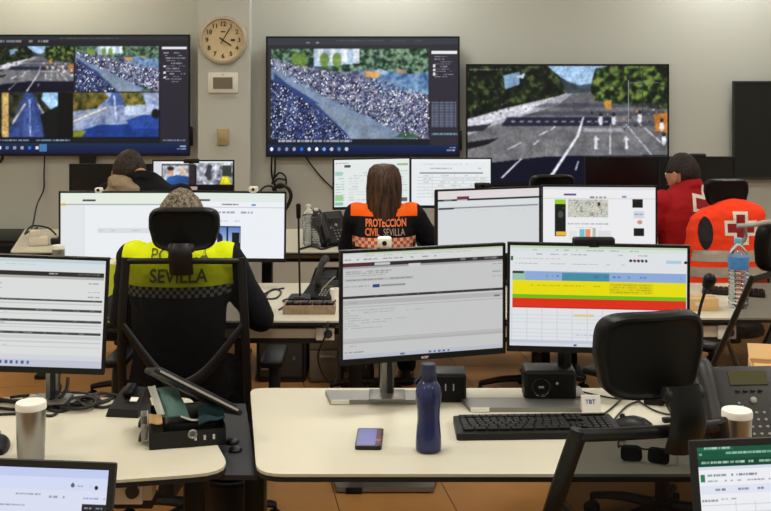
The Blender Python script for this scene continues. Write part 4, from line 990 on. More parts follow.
# ------------------------------------------------------------------ things on the left desk
g = [dpts([(-10, 404), (20, 402), (45, 406), (70, 400), (95, 404), (118, 398)], .005), dpts([(-10, 398), (30, 407), (60, 404), (85, 408), (110, 402)], .006), dpts([(10, 400), (40, 398), (62, 408), (80, 411), (92, 405), (78, 398), (60, 402)], .008), dpts([(-10, 416), (30, 415), (52, 417), (58, 410), (55, 402)], .004), dpts([(50, 402), (72, 396), (98, 400), (84, 408), (66, 406), (52, 398), (70, 394)], .010)]
g += [dpts([(-10, 408), (15, 411), (40, 409), (60, 413), (82, 406), (104, 409), (120, 403)], .005), dpts([(20, 408), (34, 412), (50, 404), (64, 410), (74, 403), (88, 411), (100, 404), (86, 400), (70, 408), (54, 400), (40, 406), (24, 402)], .012), dpts([(60, 412), (76, 414), (92, 411), (96, 405), (84, 402), (68, 405), (62, 411)], .015), dpts([(-10, 401), (22, 405), (48, 399), (76, 402), (102, 397), (122, 401)], .012)]
cable('cable', g, .0046, 'tangle of black cables along the back of the left desk')
cable('cable', [[P(56, 378, 3.30), P(60, 388, 3.28), P(52, 398, 3.24), D(44, 407) + Vector((0, 0, .006))], [P(68, 378, 3.3), P(66, 390, 3.27), P(57, 402, 3.24), D(54, 410) + Vector((0, 0, .006))]], .0055, 'thick black cables falling down the silver stand of the left monitor')
d = D(-3, 449); t = thing('mouse', 'black computer mouse at the left edge of the left desk', 'mouse', (d.x, d.y, .7402), R(10))
m = MB(); rings = []
for y, w, h in ((-.056, .012, .012), (-.05, .024, .024), (-.03, .031, .035), (0, .032, .038), (.03, .030, .031), (.05, .024, .019), (.056, .014, .010)):
    rings.append([Vector((w * math.cos(a), y, max(0, h * math.sin(a)) if math.sin(a) > 0 else 0)) for a in [2 * PI * k / 20 for k in range(20)]])
m.loft(rings).build('body', 'black', t); MB().cyl(.008, .008, .006, (0, .03, .031), (0, PI / 2, 0), seg=14).build('scroll_wheel', 'dkgrey', t)
# open case: tray, slanting lid, contents
p0, p1, p2 = D(149.2, 450.5), D(226, 444.5), D(128, 423)
ex = (p1 - p0); ex.z = 0; W = ex.length; yaw = math.atan2(ex.y, ex.x)
t = thing('open_case', 'open black equipment case with slanting raised lid on the left desk', 'case', (p0.x, p0.y, .7402), yaw)
Dp = .25; hh = .044
MB().frame(W, Dp, .007, hh, rot=(PI / 2, 0, 0), loc=(W / 2, Dp / 2, hh / 2)).build('tray_wall', 'black', t, smooth=False)
MB().box(W - .01, Dp - .01, .006, (W / 2, Dp / 2, .003)).build('tray_floor', 'softblack', t, smooth=False)
MB().box(W * .72, Dp * .7, .05, (W * .55, Dp * .5, .030), bev=.015).build('foam_insert', 'softblack', t)
lid = MB().box(.272, .17, .016, (-.136, .0, 0), bev=.006).box(.24, .13, .008, (-.136, .0, .010), bev=.004).build('lid', 'black', t, loc=(W + .035, .10, .052), rot=(R(-17), R(30), 0))
MB().box(.24, .004, .006, (-.136, -.085, .002), bev=.001).build('lid_seal', 'grey', lid, smooth=False)
for q in (.6, .72, .84): MB().box(.006, .003, .012, (W * q, -.002, .024)).build('front_marking', 'inkwhite', t, smooth=False)
MB().lathe([(.010, 0), (.013, .002), (.010, .004), (.007, .002), (.010, 0)], loc=(W * .56, -.003, .036), rot=(PI / 2, 0, 0), seg=20).build('ring', 'silver', t)
for yy in (.06, .18):
    l = MB().box(.018, .05, .03, (-.012, yy, .03), bev=.004).build('latch', 'silver', t); MB().box(.008, .03, .02, (-.022, yy, .018), rot=(0, R(20), 0), bev=.002).build('latch_lever', 'dkgrey', l)
# contents resting on the foam insert (things of their own)
def cloth_patch(name, label, cat, org, ux, uy, n1, n2, m, amp=.008, th=.004):
    top, bot = [], []
    nn = ux.cross(uy).normalized(); sd = rnd.random() * 9
    bm = bmesh.new(); gt, gb = [], []
    for i in range(n1 + 1):
        rt, rb = [], []
        for j in range(n2 + 1):
            u, v = i / n1, j / n2
            q = org + ux * u + uy * v + nn * (amp * (math.sin(u * 7 + sd) * .5 + math.sin(v * 9 + sd * 2 + u * 3) * .5))
            rt.append(bm.verts.new(q + nn * th)); rb.append(bm.verts.new(q))
        gt.append(rt); gb.append(rb)
    for i in range(n1):
        for j in range(n2):
            bm.faces.new((gt[i][j], gt[i + 1][j], gt[i + 1][j + 1], gt[i][j + 1])); bm.faces.new((gb[i][j], gb[i][j + 1], gb[i + 1][j + 1], gb[i + 1][j]))
    edge = [(i, 0) for i in range(n1)] + [(n1, j) for j in range(n2)] + [(i, n2) for i in range(n1, 0, -1)] + [(0, j) for j in range(n2, 0, -1)]
    for k in range(len(edge)):
        a, b = edge[k], edge[(k + 1) % len(edge)]
        bm.faces.new((gt[a[0]][a[1]], gt[b[0]][b[1]], gb[b[0]][b[1]], gb[a[0]][a[1]]))
    bmesh.ops.recalc_face_normals(bm, faces=bm.faces[:])
    me = bpy.data.meshes.new(name); bm.to_mesh(me); bm.free()
    return me
E = Matrix.Rotation(yaw, 3, 'Z'); O = Vector((p0.x, p0.y, .7402))
def L(x, y, z): return O + E @ Vector((x, y, z))
me = cloth_patch('mask', '', '', L(.035, .06, .066), E @ Vector((.075, -.01, -.004)), E @ Vector((-.03, .10, .055)), 10, 8, None, .006)
o = tag(obj('face_mask', me, 'maskteal'), 'pale teal disposable face mask lying inside the open case', 'face mask')
b = MB(); b.tube([L(.085, .045, .070), L(.12, .03, .062), L(.155, .055, .062), L(.15, .09, .072)], .0028, seg=6); b.build('ear_loop', 'maskwhite', o)
obj('pleat', cloth_patch('pleat', '', '', L(.022, .058, .074), E @ Vector((.02, 0, 0)), E @ Vector((-.024, .09, .052)), 4, 8, None, .002, .003), 'maskwhite', o)
me = cloth_patch('cloth', '', '', L(.13, .005, .058), E @ Vector((.07, .01, .006)), E @ Vector((0, .05, .03)), 10, 8, None, .008); tag(obj('cloth', me, 'tealdark'), 'dark teal folded cloth at the front of the open case', 'cloth')
me = cloth_patch('pouch', '', '', L(.0, .03, .058), E @ Vector((.035, -.012, .004)), E @ Vector((0, .07, .004)), 6, 6, None, .004); tag(obj('pouch', me, 'tan'), 'small tan pouch at the left end of the open case', 'pouch')
# charging cradle left of the case
d = D(126, 415); t = thing('charging_cradle', 'black wedge-shaped charging cradle left of the open case', 'charger', (d.x, d.y + .02, .7402), R(-8))
MB().loft([[Vector((x, -.04, 0)) for x in ()] or [Vector((-.05, -.045, 0)), Vector((.05, -.045, 0)), Vector((.05, .07, 0)), Vector((-.05, .07, 0))], [Vector((-.044, -.038, .022)), Vector((.044, -.038, .022)), Vector((.036, .062, .06)), Vector((-.036, .062, .06))]]).build('body', 'black', t, smooth=False)
MB().box(.03, .05, .02, (-.005, .03, .058), rot=(R(20), 0, 0), bev=.006).build('handset', 'softblack', t); MB().box(.022, .018, .003, (.02, .0, .040), rot=(R(21), 0, 0)).build('label_plate', 'white', t, smooth=False)

# ------------------------------------------------------------------ second row: small things
def pet_bottle(label, base, h, r, capm, labm, seg=28, filled=.9):
    t = thing('water_bottle', label, 'bottle', base)
    prof = [(0, .002), (r * .8, 0), (r, .012)]
    n = 9
    for k in range(n):
        z = .02 + (h * .58 - .02) * k / n; dz = (h * .58 - .02) / n
        prof += [(r, z + dz * .2), (r * .90, z + dz * .5), (r, z + dz * .8)]
    prof += [(r * 1.01, h * .585), (r * 1.01, h * .74), (r * .9, h * .80), (r * .5, h * .90), (r * .32, h * .93), (r * .32, h * .955), (0, h * .955)]
    MB().lathe(prof, seg=seg).build('body', 'clear', t)
    MB().lathe([(0, .004), (r * .78, .004), (r * .86, .014), (r * .86, h * .58), (r * .9, h * .70), (r * .88, h * .72), (0, h * .72)], seg=seg).build('water', 'water', t)
    MB().lathe([(r * 1.02, h * .56), (r * 1.03, h * .565), (r * 1.03, h * .735), (r * 1.02, h * .74)], seg=seg).build('label_sleeve', labm, t)
    MB().lathe([(0, h * .935), (r * .38, h * .935), (r * .4, h * .94), (r * .4, h * .99), (r * .36, h), (0, h)], seg=20).build('cap', capm, t)
d = D(738.5, 307.5); pet_bottle('large clear ribbed water bottle with blue cap on the second-row desk', (d.x, d.y, .7402), .295, .042, 'cap_blue', 'label_blue')
d = D(308.5, 245.5); pet_bottle('clear small water bottle near the third-row telephone, taller left one of two', (d.x, d.y, .7402), .236, .034, 'cap_white', 'clear', 20)
d = D(316.5, 246.5); pet_bottle('clear small water bottle touching the third-row telephone, right one of two', (d.x, d.y - .02, .7402), .222, .033, 'cap_white', 'clear', 20)
def card_box(label, x0, x1, y0, y1, m, dep, cat='box', name='carton'):
    d = D((x0 + x1) / 2, y1); a = P(x0, y0, d.y); b = P(x1, y1, d.y)
    t = thing(name, label, cat, (d.x, d.y + dep / 2, .7402))
    w, hh = b.x - a.x, a.z - .7402
    MB().box(w, dep, hh, (0, 0, hh / 2), bev=.002).build('body', m, t)
    MB().box(w * .98, .02, .001, (0, 0, hh + .0006)).build('tape', 'beige', t, smooth=False)
    MB().box(w * .3, .001, hh * .3, (-w * .2, -dep / 2 - .0006, hh * .6)).build('printed_panel', 'cream', t, smooth=False)
card_box('low tan carton on the second-row desk behind the round-headed microphone', 691, 719, 299, 311, 'tan', .10)
d = D(737, 296); t = thing('keyboard', 'black slim keyboard lying askew behind the large water bottle', 'keyboard', (d.x, d.y + .05, .7402), R(-18))
MB().box(.27, .11, .016, (0, 0, .008), bev=.004).build('body', 'black', t)
kb = MB()
for i in range(5):
    for j in range(12): kb.box(.0175, .0165, .006, (-.119 + j * .0216, .042 - i * .021, .018), bev=.0015, seg=1)
kb.build('keys', 'softblack', t, smooth=False, kind='stuff')
# police desk: telephone seen from its side, tray of adapters, folders, cables
d = D(306, 303)
t = thing('desk_telephone', 'black desk telephone with upright handset right of the police officer', 'telephone', (d.x + .055, d.y + .10, .7402), R(-20)); t.scale = (.78, .78, .78)
MB().loft([[Vector((-.09, -.08, 0)), Vector((.09, -.08, 0)), Vector((.09, .10, 0)), Vector((-.09, .10, 0))], [Vector((-.085, -.075, .02)), Vector((.085, -.075, .02)), Vector((.08, .09, .09)), Vector((-.08, .09, .09))]]).build('body', 'black', t, smooth=False)
hb = MB(); hb.tube([(-.015, .02, .07), (-.02, .0, .10), (-.008, .012, .16), (.008, .03, .205), (.016, .052, .22)], [.026, .022, .020, .024, .027], seg=14, flat=.8); hb.build('handset', 'dkgrey', t)
MB().box(.06, .004, .035, (.035, .02, .062), rot=(R(-68), 0, 0)).build('display', 'phone_lcd', t, smooth=False)
kb = MB()
for i in range(4):
    for j in range(3): kb.sph((.006, .006, .004), (.02 + j * .018, -.055 + i * .016, .030 + i * .0068), u=8, v=6)
kb.build('number_keys', 'grey', t, kind='stuff')
MB().tube([(.02, -.03, .05), (.06, 0, .10), (.085, .02, .125)], .0035).build('antenna', 'grey', t)
d = D(309, 314.5)
t = thing('tray', 'patterned shallow tray of small black adapters on the police desk', 'tray', (d.x, d.y + .05, .7402), R(0))
MB().frame(.215, .10, .006, .036, rot=(PI / 2, 0, 0), loc=(0, 0, .018)).build('tray_wall', mat('speckled_card', rgb(150, 128, 104), .7, var=.6, scale=45), t, smooth=False)
MB().box(.205, .09, .005, (0, 0, .003)).build('tray_floor', 'darkbox', t, smooth=False)
for i, (q, w) in enumerate(((-.07, .05), (-.015, .045), (.04, .05), (.082, .03))):
    tt = thing('power_adapter', ['black power adapter at the left end of the patterned tray', 'black power adapter second from left in the patterned tray', 'black power adapter third from left in the patterned tray', 'small black power adapter at the right end of the patterned tray'][i], 'adapter', (d.x + q, d.y + .05, .7462), R(i * 17 - 20), group='adapters in the patterned tray')
    MB().box(w, .04, .036, (0, 0, .018), bev=.006).build('body', 'black', tt); MB().tube([(0, -.018, .018), (.004, -.03, .034), (.016, -.024, .046)], .003).build('lead', 'cable', tt)
d = D(330, 303); t = thing('paper_roll', 'small white roll beside the black telephone on the police desk', 'roll', (d.x + .02, d.y + .06, .7402))
MB().lathe([(.010, 0), (.024, 0), (.024, .05), (.010, .05), (.010, 0)], seg=24).build('paper', 'white', t); MB().lathe([(.008, .001), (.0095, .001), (.0095, .049), (.008, .049), (.008, .001)], seg=20).build('core', 'tan', t)
cable('cable', [dpts([(262, 296), (274, 290), (281, 293), (276, 299), (266, 299), (270, 292), (284, 289)], .004), dpts([(279, 311), (288, 305), (283, 302), (290, 300)], .006)], .004, 'black cable coil on the police desk below the right monitor')
cable('cable', [[P(328, 322, 4.33), P(326, 334, 4.31), P(318, 356, 4.33), P(324, 376, 4.36), P(334, 384, 4.40), P(338, 368, 4.43), P(338, 350, 4.44)]], .004, 'black cable looping down from the socket of the police desk')
for i, (x0, x1, lab) in enumerate(((106, 114.6, 'lime green folder standing at the far left of the police desk'), (114.8, 125, 'wider lime green folder standing next to the seated police officer'))):
    a, b = P(x0, 263, 4.72), P(x1, 300, 4.72)
    t = thing('folder', lab, 'folder', ((a.x + b.x) / 2, 4.76, .7402), R(6 - 4 * i), group='lime folders')
    w = b.x - a.x; hh = a.z - .7402
    MB().box(w, .16, hh, (0, 0, hh / 2), bev=.003).build('cover', 'folder', t)
    MB().box(w * .7, .003, hh * .25, (0, -.081, hh * .62)).build('spine_label', 'folder', t, smooth=False)
    MB().box(w * .75, .15, .002, (0, 0, hh + .001)).build('pages', 'cream', t, smooth=False)
d = D(113, 322); t = thing('pen', 'black pen lying on the police desk at the officer\'s left', 'pen', (d.x, d.y + .02, .7402), R(-6))
MB().cyl(.005, .005, .13, (0, 0, .005), (0, PI / 2, 0), seg=10).build('barrel', 'black', t); MB().cyl(.001, .005, .015, (.072, 0, .005), (0, -PI / 2, 0), seg=10).build('tip', 'grey', t)
# ------------------------------------------------------------------ third row: small things
d = D(333, 247); desk_phone('black desk telephone on the third-row desk beside the two small bottles', d.x + .012, d.y + .03, .7402, 34, w=.20, d=.21, lift=54, m='black', lcd='dkgrey')
cable('cable', [dpts([(300, 250), (312, 247), (322, 250), (332, 247), (344, 245), (350, 248)], .005), [D(340, 250) + Vector((0, 0, .004)), P(348, 240, 6.2), D(352, 246) + Vector((0, 0, .004))]], .006, 'black telephone cable on the third-row desk')
d = D(37, 246)
t = thing('power_strip', 'cream plug block with black plugs at the left end of the third row', 'plug', (d.x, d.y + .03, .7402), R(20))
MB().box(.11, .07, .05, (0, 0, .025), bev=.008).build('body', 'cream', t); MB().box(.06, .06, .04, (-.02, .005, .068), bev=.006).build('plug', 'cream', t)
MB().box(.15, .05, .035, (.14, -.01, .02), bev=.008).build('adapter', 'black', t)
cable('cable', [[P(44.6, 156, 7.86), P(44, 175, 7.9), P(43.5, 190, 7.9), P(37, 205, 7.6), P(33.5, 222, 6.9), P(31, 232, 6.45), Vector((d.x - .01, d.y + .035, .84))], [P(31, 230, 6.45), P(25, 234, 6.42), P(32, 226, 6.5), P(48, 228, 6.55), P(57, 236, 6.6), D(58, 240) + Vector((0, 0, .01))]], .0055, 'black power cable hanging from the four-view television to the plug block')
cable('cable', [[P(0, 162, 7.9), P(2, 159, 7.88), P(3, 155, 7.87)]], .012, 'short black cable loop under the left end of the four-view television')
yb = 7.86
cable('cable', [[P(272, 155, yb), P(271.5, 170, 7.92), P(273, 180, 7.92), P(277, 188, 7.9)], [P(275, 155, yb), P(275, 172, 7.92), P(272, 184, 7.9)], [P(273, 180, 7.9), P(279, 173, 7.88), P(285, 176, 7.88), P(286, 184, 7.88), P(280, 188, 7.9), P(274, 184, 7.9), P(278, 179, 7.89), P(286, 180, 7.89)], [P(257, 196, 7.84), P(263, 188, 7.86), P(270, 186, 7.88), P(276, 190, 7.9), P(274, 196, 7.9)]], .007, 'black cables hanging in loops below the crowd television')
cable('cable', [[P(273, 190, 7.88), P(280, 185, 7.86), P(288, 188, 7.85), P(291, 196, 7.85), P(288, 205, 7.86), P(282, 212, 7.88), P(276, 206, 7.89), P(274, 196, 7.88)]], .014, 'thick black cable coil on the wall right of the police monitor')
cable('cable', [[P(305, 156, 7.87), P(312, 166, 7.91), P(322, 178, 7.93), P(336, 192, 7.93), P(345, 204, 7.93)]], .006, 'thin black cable slanting down the wall from the crowd television')
# boxes and pedestal on the floor beneath the third row
def floor_box(name, label, cat, x0, x1, Y, dep, hh, m, extra):
    a, b = P(x0, 0, Y), P(x1, 0, Y); w = b.x - a.x
    t = thing(name, label, cat, ((a.x + b.x) / 2, Y + dep / 2, 0.001)); extra(t, w, dep, hh, m); return t
def sbox(t, w, dp, hh, m):
    MB().box(w, dp, hh, (0, 0, hh / 2), bev=.02, seg=3).build('body', m, t)
    MB().frame(w * .94, hh * .86, .012, .01, (0, -dp / 2 - .003, hh / 2)).build('front_rim', 'black', t, smooth=False)
    MB().box(w * .14, .004, hh * .13, (-w * .32, -dp / 2 - .003, hh * .32)).build('label_plate', 'greybeige', t, smooth=False)
    for q in (-.1, .26): MB().box(w * .05, .004, hh * .08, (w * q, -dp / 2 - .003, hh * .5)).build('vent', 'greybeige', t, smooth=False)
floor_box('storage_box', 'dark plastic box on the floor under the third-row desk, left of the beige pedestal', 'box', 256, 306, 6.05, .4, .27, 'darkbox', sbox)
floor_box('storage_box', 'dark plastic box on the floor right of the beige drawer pedestal', 'box', 340, 374, 5.875, .09, .27, 'darkbox', sbox)
def ped(t, w, dp, hh, m):
    MB().box(w, dp, hh, (0, 0, hh / 2), bev=.015).build('body', m, t)
    for k in range(3):
        f = MB().box(w * .94, .012, hh * .29, (0, -dp / 2 - .004, hh * (.18 + .31 * k)), bev=.003).build('drawer', m, t); MB().box(w * .4, .012, .012, (0, -dp / 2 - .014, hh * (.27 + .31 * k)), bev=.003).build('handle', 'grey', f)
floor_box('pedestal', 'grey beige drawer pedestal under the third-row desk between the dark boxes', 'pedestal', 309, 347, 6.03, .5, .56, 'greybeige', ped)
a = P(-40, 0, 7.5); b = P(24, 0, 7.5)
t = thing('low_cabinet', 'low black cabinet against the back wall at the far left', 'cabinet', ((a.x + b.x) / 2, 7.66, 0.001)); w = b.x - a.x
hz = P(0, 240, 7.4).z
MB().box(w, .5, hz - .02, (0, 0, (hz - .02) / 2), bev=.004).build('body', 'black', t)
MB().box(w + .02, .52, .02, (0, 0, hz - .01), bev=.004).build('top', 'black', t)
for s in (-1, 1): f = MB().box(w / 2 - .01, .014, hz - .06, (s * w / 4, -.257, hz / 2 - .01), bev=.003).build('door', 'softblack', t); MB().cyl(.008, .008, .1, (s * .03, -.27, hz * .6), seg=10).build('handle', 'grey', f)
a = P(337, 0, 4.5); b = P(433, 0, 4.5)
t = thing('footrest', 'grey metal footrest bar on the floor below the front desk edge', 'footrest', ((a.x + b.x) / 2, 4.51, 0.001)); w = b.x - a.x
MB().poly([(-w / 2 - .02, .06), (-w / 2, -.05), (w / 2, -.05), (w / 2 + .02, .06)], .006, .026).build('bar', 'silver', t)
for s in (-1, 1): MB().box(.05, .09, .007, (s * w * .4, 0, .0035)).build('pad', 'black', t, smooth=False)
t = thing('waste_bin', 'black waste bin under the charcoal panel between the front desks', 'bin', (P(231, 0, 3.62).x, 3.62, 0.001))
hb_ = P(0, 487, 3.5).z
MB().lathe([(0, 0), (.075, 0), (.098, hb_), (.090, hb_), (.07, .01), (0, .01)], seg=30).build('body', 'black', t); MB().lathe([(.096, hb_ - .012), (.103, hb_ - .012), (.103, hb_), (.096, hb_), (.096, hb_ - .012)], seg=30).build('rim', 'softblack', t)

# ------------------------------------------------------------------ office chairs
def headrest_mesh(w, h, th, bend, notch=0.0):
    b = MB(); rings = []
    n = 48
    def ring(s, y, sz=None):
        sz = s if sz is None else sz
        out = []
        for k in range(n):
            a = 2 * PI * k / n; c_, s_ = math.cos(a), math.sin(a); e = 2 / 4.5
            x = math.copysign(abs(c_) ** e, c_) * w / 2 * s; z = math.copysign(abs(s_) ** e, s_) * h / 2 * sz
            x *= 1 - .10 * (.5 - z / h) if z < 0 else 1
            out.append(Vector((x, y + bend * (x / (w / 2)) ** 2, z)))
        return out
    for s, y in ((.02, -th * .36), (.5, -th * .36), (.80, -th * .36), (.85, -th * .40), (.90, -th * .50), (.96, -th * .46), (1.0, -th * .25), (1.0, th * .2), (.95, th * .42), (.75, th * .5), (.4, th * .52), (.02, th * .52)): rings.append(ring(s, y))
    b.loft(rings); return b
def office_chair(label, X, Y, rz, back_top, head=None, head_dx=0.0, head_yaw=0.0, seat=.45, arms=True, bw=.46, group=None, hw=.26, hh=.18, visible=True, lean=.05, cat='office chair', flare=.12, rail=.016, mm='mesh', post_dx=0.0):
    t = thing('office_chair', label, cat, (X, Y, 0), rz, 'office chairs')
    for k in range(5):
        a = 2 * PI * k / 5 + .3; ca, sa = math.cos(a), math.sin(a)
        l = MB().tube([(ca * .03, sa * .03, .115), (ca * .17, sa * .17, .105), (ca * .30, sa * .30, .075)], [.026, .022, .017], seg=8, flat=.8, up=(0, 0, 1)).build('leg', 'black', t)
        MB().cyl(.027, .027, .018, (ca * .30 - sa * .013, sa * .30 + ca * .013, .0275), (PI / 2, 0, a), seg=14, bev=.003).cyl(.027, .027, .018, (ca * .30 + sa * .013, sa * .30 - ca * .013, .0275), (PI / 2, 0, a), seg=14, bev=.003).cyl(.007, .007, .05, (ca * .30, sa * .30, .055), seg=8).build('caster', 'softblack', l)
    MB().cyl(.045, .04, .05, (0, 0, .115), bev=.006).cyl(.027, .027, .12, (0, 0, .19)).cyl(.018, .018, .16, (0, 0, .30)).build('gas_column', 'black', t)
    MB().box(.22, .26, .05, (0, -.02, seat - .075), bev=.015).build('tilt_mechanism', 'black', t)
    s = MB(); n = 40; rings = []
    for sc, z in ((.3, 0), (.92, 0), (.99, .012), (1, .03), (.98, .05), (.93, .062), (.7, .066), (.05, .062)):
        rings.append([Vector((math.copysign(abs(math.cos(2 * PI * k / n)) ** .45, math.cos(2 * PI * k / n)) * .24 * sc, math.copysign(abs(math.sin(2 * PI * k / n)) ** .45, math.sin(2 * PI * k / n)) * .235 * sc + .02, seat - .062 + z)) for k in range(n)])
    s.loft(rings).build('seat', 'softblack', t)
    zb = seat + .09; zt = back_top; hb = zt - zb
    def yb(z): q = (z - zb) / hb; return -.225 - lean * q ** 1.5 * 1.4 - .03 * math.sin(PI * q)
    def hwid(z): q = (z - zb) / hb; return bw / 2 * (1 + flare * (math.sin(PI * min(1, .55 * (1 - q) + .0)) - .25 * (1 - q)))
    fr = MB()
    zs = [zb + hb * k / 8 for k in range(9)]
    for sx in (-1, 1): fr.tube([(sx * hwid(z), yb(z), z) for z in zs], rail, seg=10, flat=.62, smooth=2, up=(0, 1, 0))
    for z in (zb, zt - .012):
        fr.tube([(q * hwid(z), yb(z) - .028 * (1 - q * q), z + (.006 * (1 - q * q) if z > zb + .1 else 0)) for q in (-1, -.6, -.2, .2, .6, 1)], rail * .68, seg=10, flat=.8, smooth=2, up=(0, 1, 0))
    fr.build('back_frame', 'black', t)
    gm = bmesh.new(); g = []
    for i in range(13):
        z = zb + hb * i / 12
        g.append([gm.verts.new((q / 6 * hwid(z), yb(z) + .006 - .028 * (1 - (q / 6) ** 2), z)) for q in range(-6, 7)])
    for i in range(12):
        for j in range(12): gm.faces.new((g[i][j], g[i][j + 1], g[i + 1][j + 1], g[i + 1][j]))
    me = bpy.data.meshes.new('mesh_back'); gm.to_mesh(me); gm.free(); obj('mesh_back', me, mm, t)
    lz = zb + hb * .42
    sp = MB()
    sp.tube([(0, -.02, seat - .085), (0, -.20, seat - .06), (0, -.29, seat + .05), (0, yb(lz) - .045, lz - .12)], [.035, .035, .034, .03], seg=10, flat=.5, up=(0, 1, 0))
    for sx in (-1, 1): sp.tube([(0, yb(lz) - .045, lz - .13), (sx * bw * .22, yb(lz) - .035, lz - .07), (sx * hwid(lz + .08), yb(lz + .08) - .005, lz + .09)], [.024, .018, .010], seg=8, flat=.4, up=(0, 1, 0))
    sp.build('back_support', 'black', t)
    if head:
        hz = head
        yh = yb(zt) - .03
        MB().tube([(post_dx, yb(zt - .03) - .036, zt - .05), (post_dx, yh - .03, zt + .02), (post_dx * .9 + head_dx * .5, yh - .02, hz - hh * .30)], [.042, .042, .034], seg=12, flat=.3, up=(0, 1, 0)).build('headrest_post', 'black', t)
        MB().cyl(.016, .016, .09, (post_dx * .9 + head_dx * .5, yh - .012, hz - hh * .40), (0, PI / 2, 0), seg=16, bev=.003).build('headrest_hinge', 'dkgrey', t)
        headrest_mesh(hw, hh, .05, .028).build('headrest', 'softblack', t, loc=(head_dx, yh + .022, hz), rot=(R(6), 0, R(head_yaw)))
    if arms:
        for sx in (-1, 1):
            a = MB().tube([(sx * .20, -.03, seat - .06), (sx * .285, -.03, seat - .04), (sx * .295, -.02, seat + .10), (sx * .295, 0, seat + .20)], [.022, .022, .022, .022], seg=8, flat=.6, up=(0, 1, 0)).build('armrest_post', 'black', t)
            MB().box(.085, .25, .03, (sx * .29, .03, seat + .213), bev=.012, seg=3).build('armrest_pad', 'softblack', a)
    return t

office_chair('near office chair with large black headrest and mesh back at the front desk', .510, 2.70, R(11), .975, head=1.130, head_dx=.004, post_dx=.060, head_yaw=4, hw=.255, hh=.19, bw=.325, flare=.5, lean=.09, arms=False, rail=.021, mm='densemesh')
office_chair('mesh office chair with headrest holding the person in the yellow police vest', -.712, 4.075, 0, 1.088, head=1.19, hw=.25, hh=.152, bw=.405, lean=.03)
r2 = office_chair('reclined office chair turned sideways at the far right, second row', 1.04, 4.06, R(50), 1.06, head=1.14, bw=.46, lean=.15)
bpy.context.view_layer.update()
inv = r2.matrix_world.inverted()
q = [inv @ P(737, 226, 3.62), inv @ P(752, 225, 3.62), inv @ P(774, 222, 3.66), inv @ P(790, 232, 3.75)]
h_ = MB(); h_.tube(q, .008, seg=10); h_.build('hanger_bar', 'grey', r2)
h_ = MB(); h_.tube([inv @ P(744, 226, 3.62), inv @ P(746, 236, 3.62), inv @ P(742, 243, 3.62)], .006, seg=8); h_.build('hanger_hook', 'silver', r2)
vchair = office_chair('office chair with headrest carrying the orange reflective vest', 1.71, 5.66, R(0), 1.00, head=1.135, hw=.22, hh=.14, bw=.36, arms=False, lean=.02)
office_chair('empty office chair whose headrest shows below the avenue television', .80, 5.72, R(8), 1.04, head=1.155, hw=.23, hh=.14, bw=.44)
office_chair('low-backed office chair under the long-haired person', -.005, 5.66, 0, .80, bw=.42, lean=.02)
office_chair('low-backed office chair under the person in the dark jacket with khaki hood', -1.27, 5.62, 0, .82, bw=.42, lean=.02)

# ------------------------------------------------------------------ people
from mathutils import noise as mnoise
def bake(name, mb, voxel, smooth=6, wrinkle=0.0, wscale=9.0):
    me = mb.mesh(name); o = bpy.data.objects.new('bake', me); C.objects.link(o)
    m = o.modifiers.new('r', 'REMESH'); m.mode = 'VOXEL'; m.voxel_size = voxel; m.adaptivity = 0
    s = o.modifiers.new('s', 'SMOOTH'); s.factor = .5; s.iterations = smooth
    dg = bpy.context.evaluated_depsgraph_get(); dg.update()
    res = bpy.data.meshes.new_from_object(o.evaluated_get(dg)); res.name = name
    bpy.data.objects.remove(o); bpy.data.meshes.remove(me)
    if wrinkle:
        no = [v.normal.copy() for v in res.vertices]
        for v, k in zip(res.vertices, no):
            q = Vector((v.co.x * wscale, v.co.y * wscale, v.co.z * wscale * 1.7))
            v.co += k * (wrinkle * (mnoise.noise(q) + .5 * mnoise.noise(q * 2.3)))
    return res
def head_verts(bm, c, yaw, pitch, s=1.0, grow=0.0, keep=None):
    q = bmesh.ops.create_uvsphere(bm, u_segments=40, v_segments=28, radius=1.0); vs = q['verts']
    rot = Euler((pitch, 0, yaw)).to_matrix()
    for v in vs:
        x, y, z = v.co
        X, Y_, Z = x * .077, y * .098, z * (.115 if z > 0 else .122)
        if z < 0:
            t = -z; X *= 1 - .30 * t * t
            if y < 0: Y_ *= 1 - .35 * t
            else: Y_ *= 1 - .10 * t
        if y > 0:
            Y_ += .024 * math.exp(-(x / .16) ** 2 - ((z + .12) / .16) ** 2) + .010 * math.exp(-(x / .14) ** 2 - ((z - .06) / .16) ** 2)
            for sx in (-1, 1): Y_ -= .011 * math.exp(-((x - sx * .36) / .17) ** 2 - ((z - .06) / .13) ** 2)
            Y_ += .007 * math.exp(-(x / .26) ** 2 - ((z + .46) / .07) ** 2) - .004 * math.exp(-(x / .2) ** 2 - ((z + .62) / .06) ** 2) + .008 * math.exp(-(x / .22) ** 2 - ((z + .82) / .12) ** 2)
        p = Vector((X, Y_, Z)) * s
        if grow: p += Vector((x, y, z)) * grow
        v.co = Vector(c) + rot @ p
    return vs, rot
